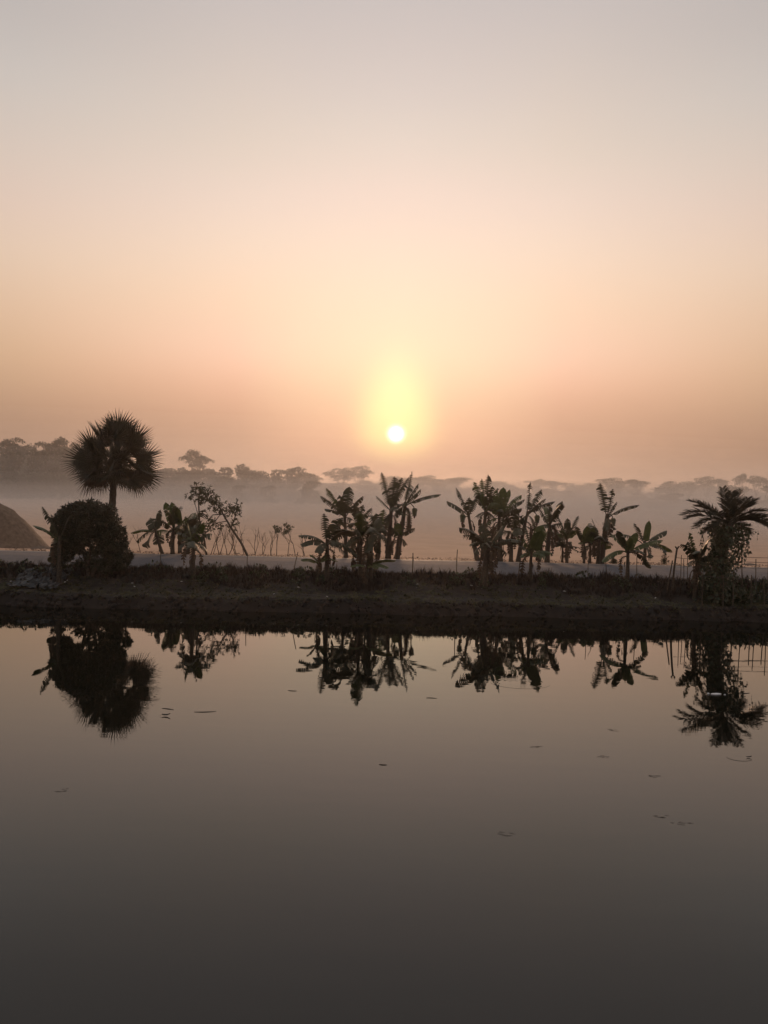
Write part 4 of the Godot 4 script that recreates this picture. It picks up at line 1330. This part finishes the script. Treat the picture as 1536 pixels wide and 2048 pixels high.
func build_pond_things() -> void:
	# scraps on the bank
	var spots := [[265, 1168], [269, 1174], [363, 1164], [443, 1147], [457, 1168], [466, 1178], [548, 1189], [556, 1141], [597, 1176], [654, 1195], [835, 1170], [833, 1177], [943, 1172], [1129, 1184], [1311, 1197], [135, 1162], [130, 1165], [22, 1164]]
	for q in spots:
		rng.seed = int(q[0])
		# walk the sight line down to the bank
		var p := Vector3.ZERO
		for k in 120:
			p = at(q[0], q[1], 28.4 + k * 0.03)
			if p.y < ground_y(p.x, p.z) + 0.05: break
		p.y = ground_y(p.x, p.z) + 0.06
		var b := Buf.new()
		var s := rng.randf_range(0.035, 0.075)
		var t := Basis(rand_dir(), rng.randf() * 0.5) * Basis(Vector3.UP, rng.randf() * TAU)
		var v := [t * Vector3(-s, 0, -s * 0.5), t * Vector3(s, 0.01, -s * 0.6), t * Vector3(s * 0.8, 0.02, s * 0.5), t * Vector3(-s * 0.7, 0.0, s * 0.6), t * Vector3(0, s * 0.5, 0)]
		for k in 4:
			b.tri(v[k], v[4], v[(k + 1) % 4])
		b.quad(v[0], v[1], v[2], v[3])
		var o := part("litter_scrap", b, M.litter, self)
		o.position = p
		tag(o, "tiny pale scrap of litter lying on the grassy bank", "litter", "litter on the bank")
	# afloat
	float_leaf(1031.0, 0, 332, 1432, 0.085, "curled dark dead leaf floating right below the fan palm's reflection")
	float_leaf(1031.0, 1, 321, 1433, 0.016, "tiny dark speck floating left of the curled dead leaf")
	float_leaf(1.0, 2, 1498, 1516, 0.05, "small dark leaf floating near the right edge")
	var twigs := [[388, 1424, 432, 1423, "thin dark twig floating right of the curled dead leaf"], [324, 1417, 348, 1420, "faint twig floating just above the curled dead leaf"], [1482, 1387, 1500, 1386, "short dark twig floating right of the date palm's reflection"], [576, 1381, 594, 1382, "thin twig floating under the middle clump's reflection"], [758, 1529, 774, 1530, "lone short twig floating in mid pond"], [852, 1396, 874, 1397, "thin twig floating between two clumps' reflections"]]
	for t in twigs:
		rng.seed = int(t[0])
		var a := on_water(t[0], t[1])
		var c := on_water(t[2], t[3])
		var b := Buf.new()
		b.tube(arc(Vector3(0, 0.002, 0), (c - a) * 0.5 + Vector3(0, 0.004, rng.randf_range(-0.05, 0.05)), c - a + Vector3(0, 0.002, 0), 6), [0.004, 0.007, 0.009, 0.009, 0.008, 0.006, 0.003], 6)
		var o := part("floating_twig", b, M.leaf_dark, self)
		o.position = a
		tag(o, t[4], "twig", "twigs afloat on the pond")
	# grass blades lying on the surface
	for q in [[1056, 1494, 30], [1190, 1513, 26], [1296, 1552, 26], [1298, 1632, 40], [1330, 1645, 46], [985, 1667, 36], [1216, 1460, 16], [110, 1580, 20]]:
		rng.seed = int(q[0] + q[1])
		var c := on_water(q[0], q[1])
		var b := Buf.new()
		var w := float(q[2]) * -c.z / F
		for k in 7:
			var p := Vector3(rng.randf() * w, 0.003, rng.randf_range(-0.06, 0.06) + 0.0)
			var e := p + Vector3(rng.randf_range(0.04, 0.09), 0.001, rng.randf_range(-0.03, 0.03))
			b.tube([p, p.lerp(e, 0.5) + Vector3(0, 0.002, 0.004), e], [0.0012, 0.002, 0.0008], 4)
		var o := part("floating_grass", b, M.weed, self)
		o.position = c
		tag(o, "few thin grass blades drifting on the open water, at %s" % ("the left side" if q[0] < 500 else "mid right" if q[1] < 1600 else "lower right"), "grass blades", "drifting grass blades")
	# white foam piece
	rng.seed = 8
	var fw := on_water(1432, 1389)
	var fb := Buf.new()
	fb.blob(Vector3(0, 0.012, 0), Vector3(0.14, 0.02, 0.06), 14, 6, Basis(Vector3.UP, 0.2))
	fb.blob(Vector3(-0.17, 0.012, -0.02), Vector3(0.03, 0.022, 0.03), 9, 5)
	fb.blob(Vector3(0.19, 0.008, 0.03), Vector3(0.025, 0.015, 0.02), 8, 4)
	var fo := part("foam_scrap", fb, M.foam, self)
	fo.position = fw
	tag(fo, "white foam scrap floating in the date palm's reflection", "foam scrap")

func float_leaf(_s: float, k: int, px: float, py: float, r: float, label: String) -> void:
	rng.seed = 200 + k
	var b := Buf.new()
	var n := 8
	for i in n:
		var u0 := float(i) / n
		var u1 := float(i + 1) / n
		var w0 := sin(PI * u0) * r * 0.42 + 0.002
		var w1 := sin(PI * u1) * r * 0.42 + 0.002
		var y0 := 0.012 + r * 0.45 * pow(absf(u0 - 0.4) * 1.6, 2.0)
		var y1 := 0.012 + r * 0.45 * pow(absf(u1 - 0.4) * 1.6, 2.0)
		var x0 := (u0 - 0.5) * 2.0 * r
		var x1 := (u1 - 0.5) * 2.0 * r
		b.quad(Vector3(x0, y0 + r * 0.2, -w0), Vector3(x0, y0, 0), Vector3(x1, y1, 0), Vector3(x1, y1 + r * 0.2, -w1))
		b.quad(Vector3(x0, y0, 0), Vector3(x0, y0 + r * 0.16, w0), Vector3(x1, y1 + r * 0.16, w1), Vector3(x1, y1, 0))
	var o := part("floating_leaf", b, M.leaf_dark, self)
	o.position = on_water(px, py)
	tag(o, label, "leaf")
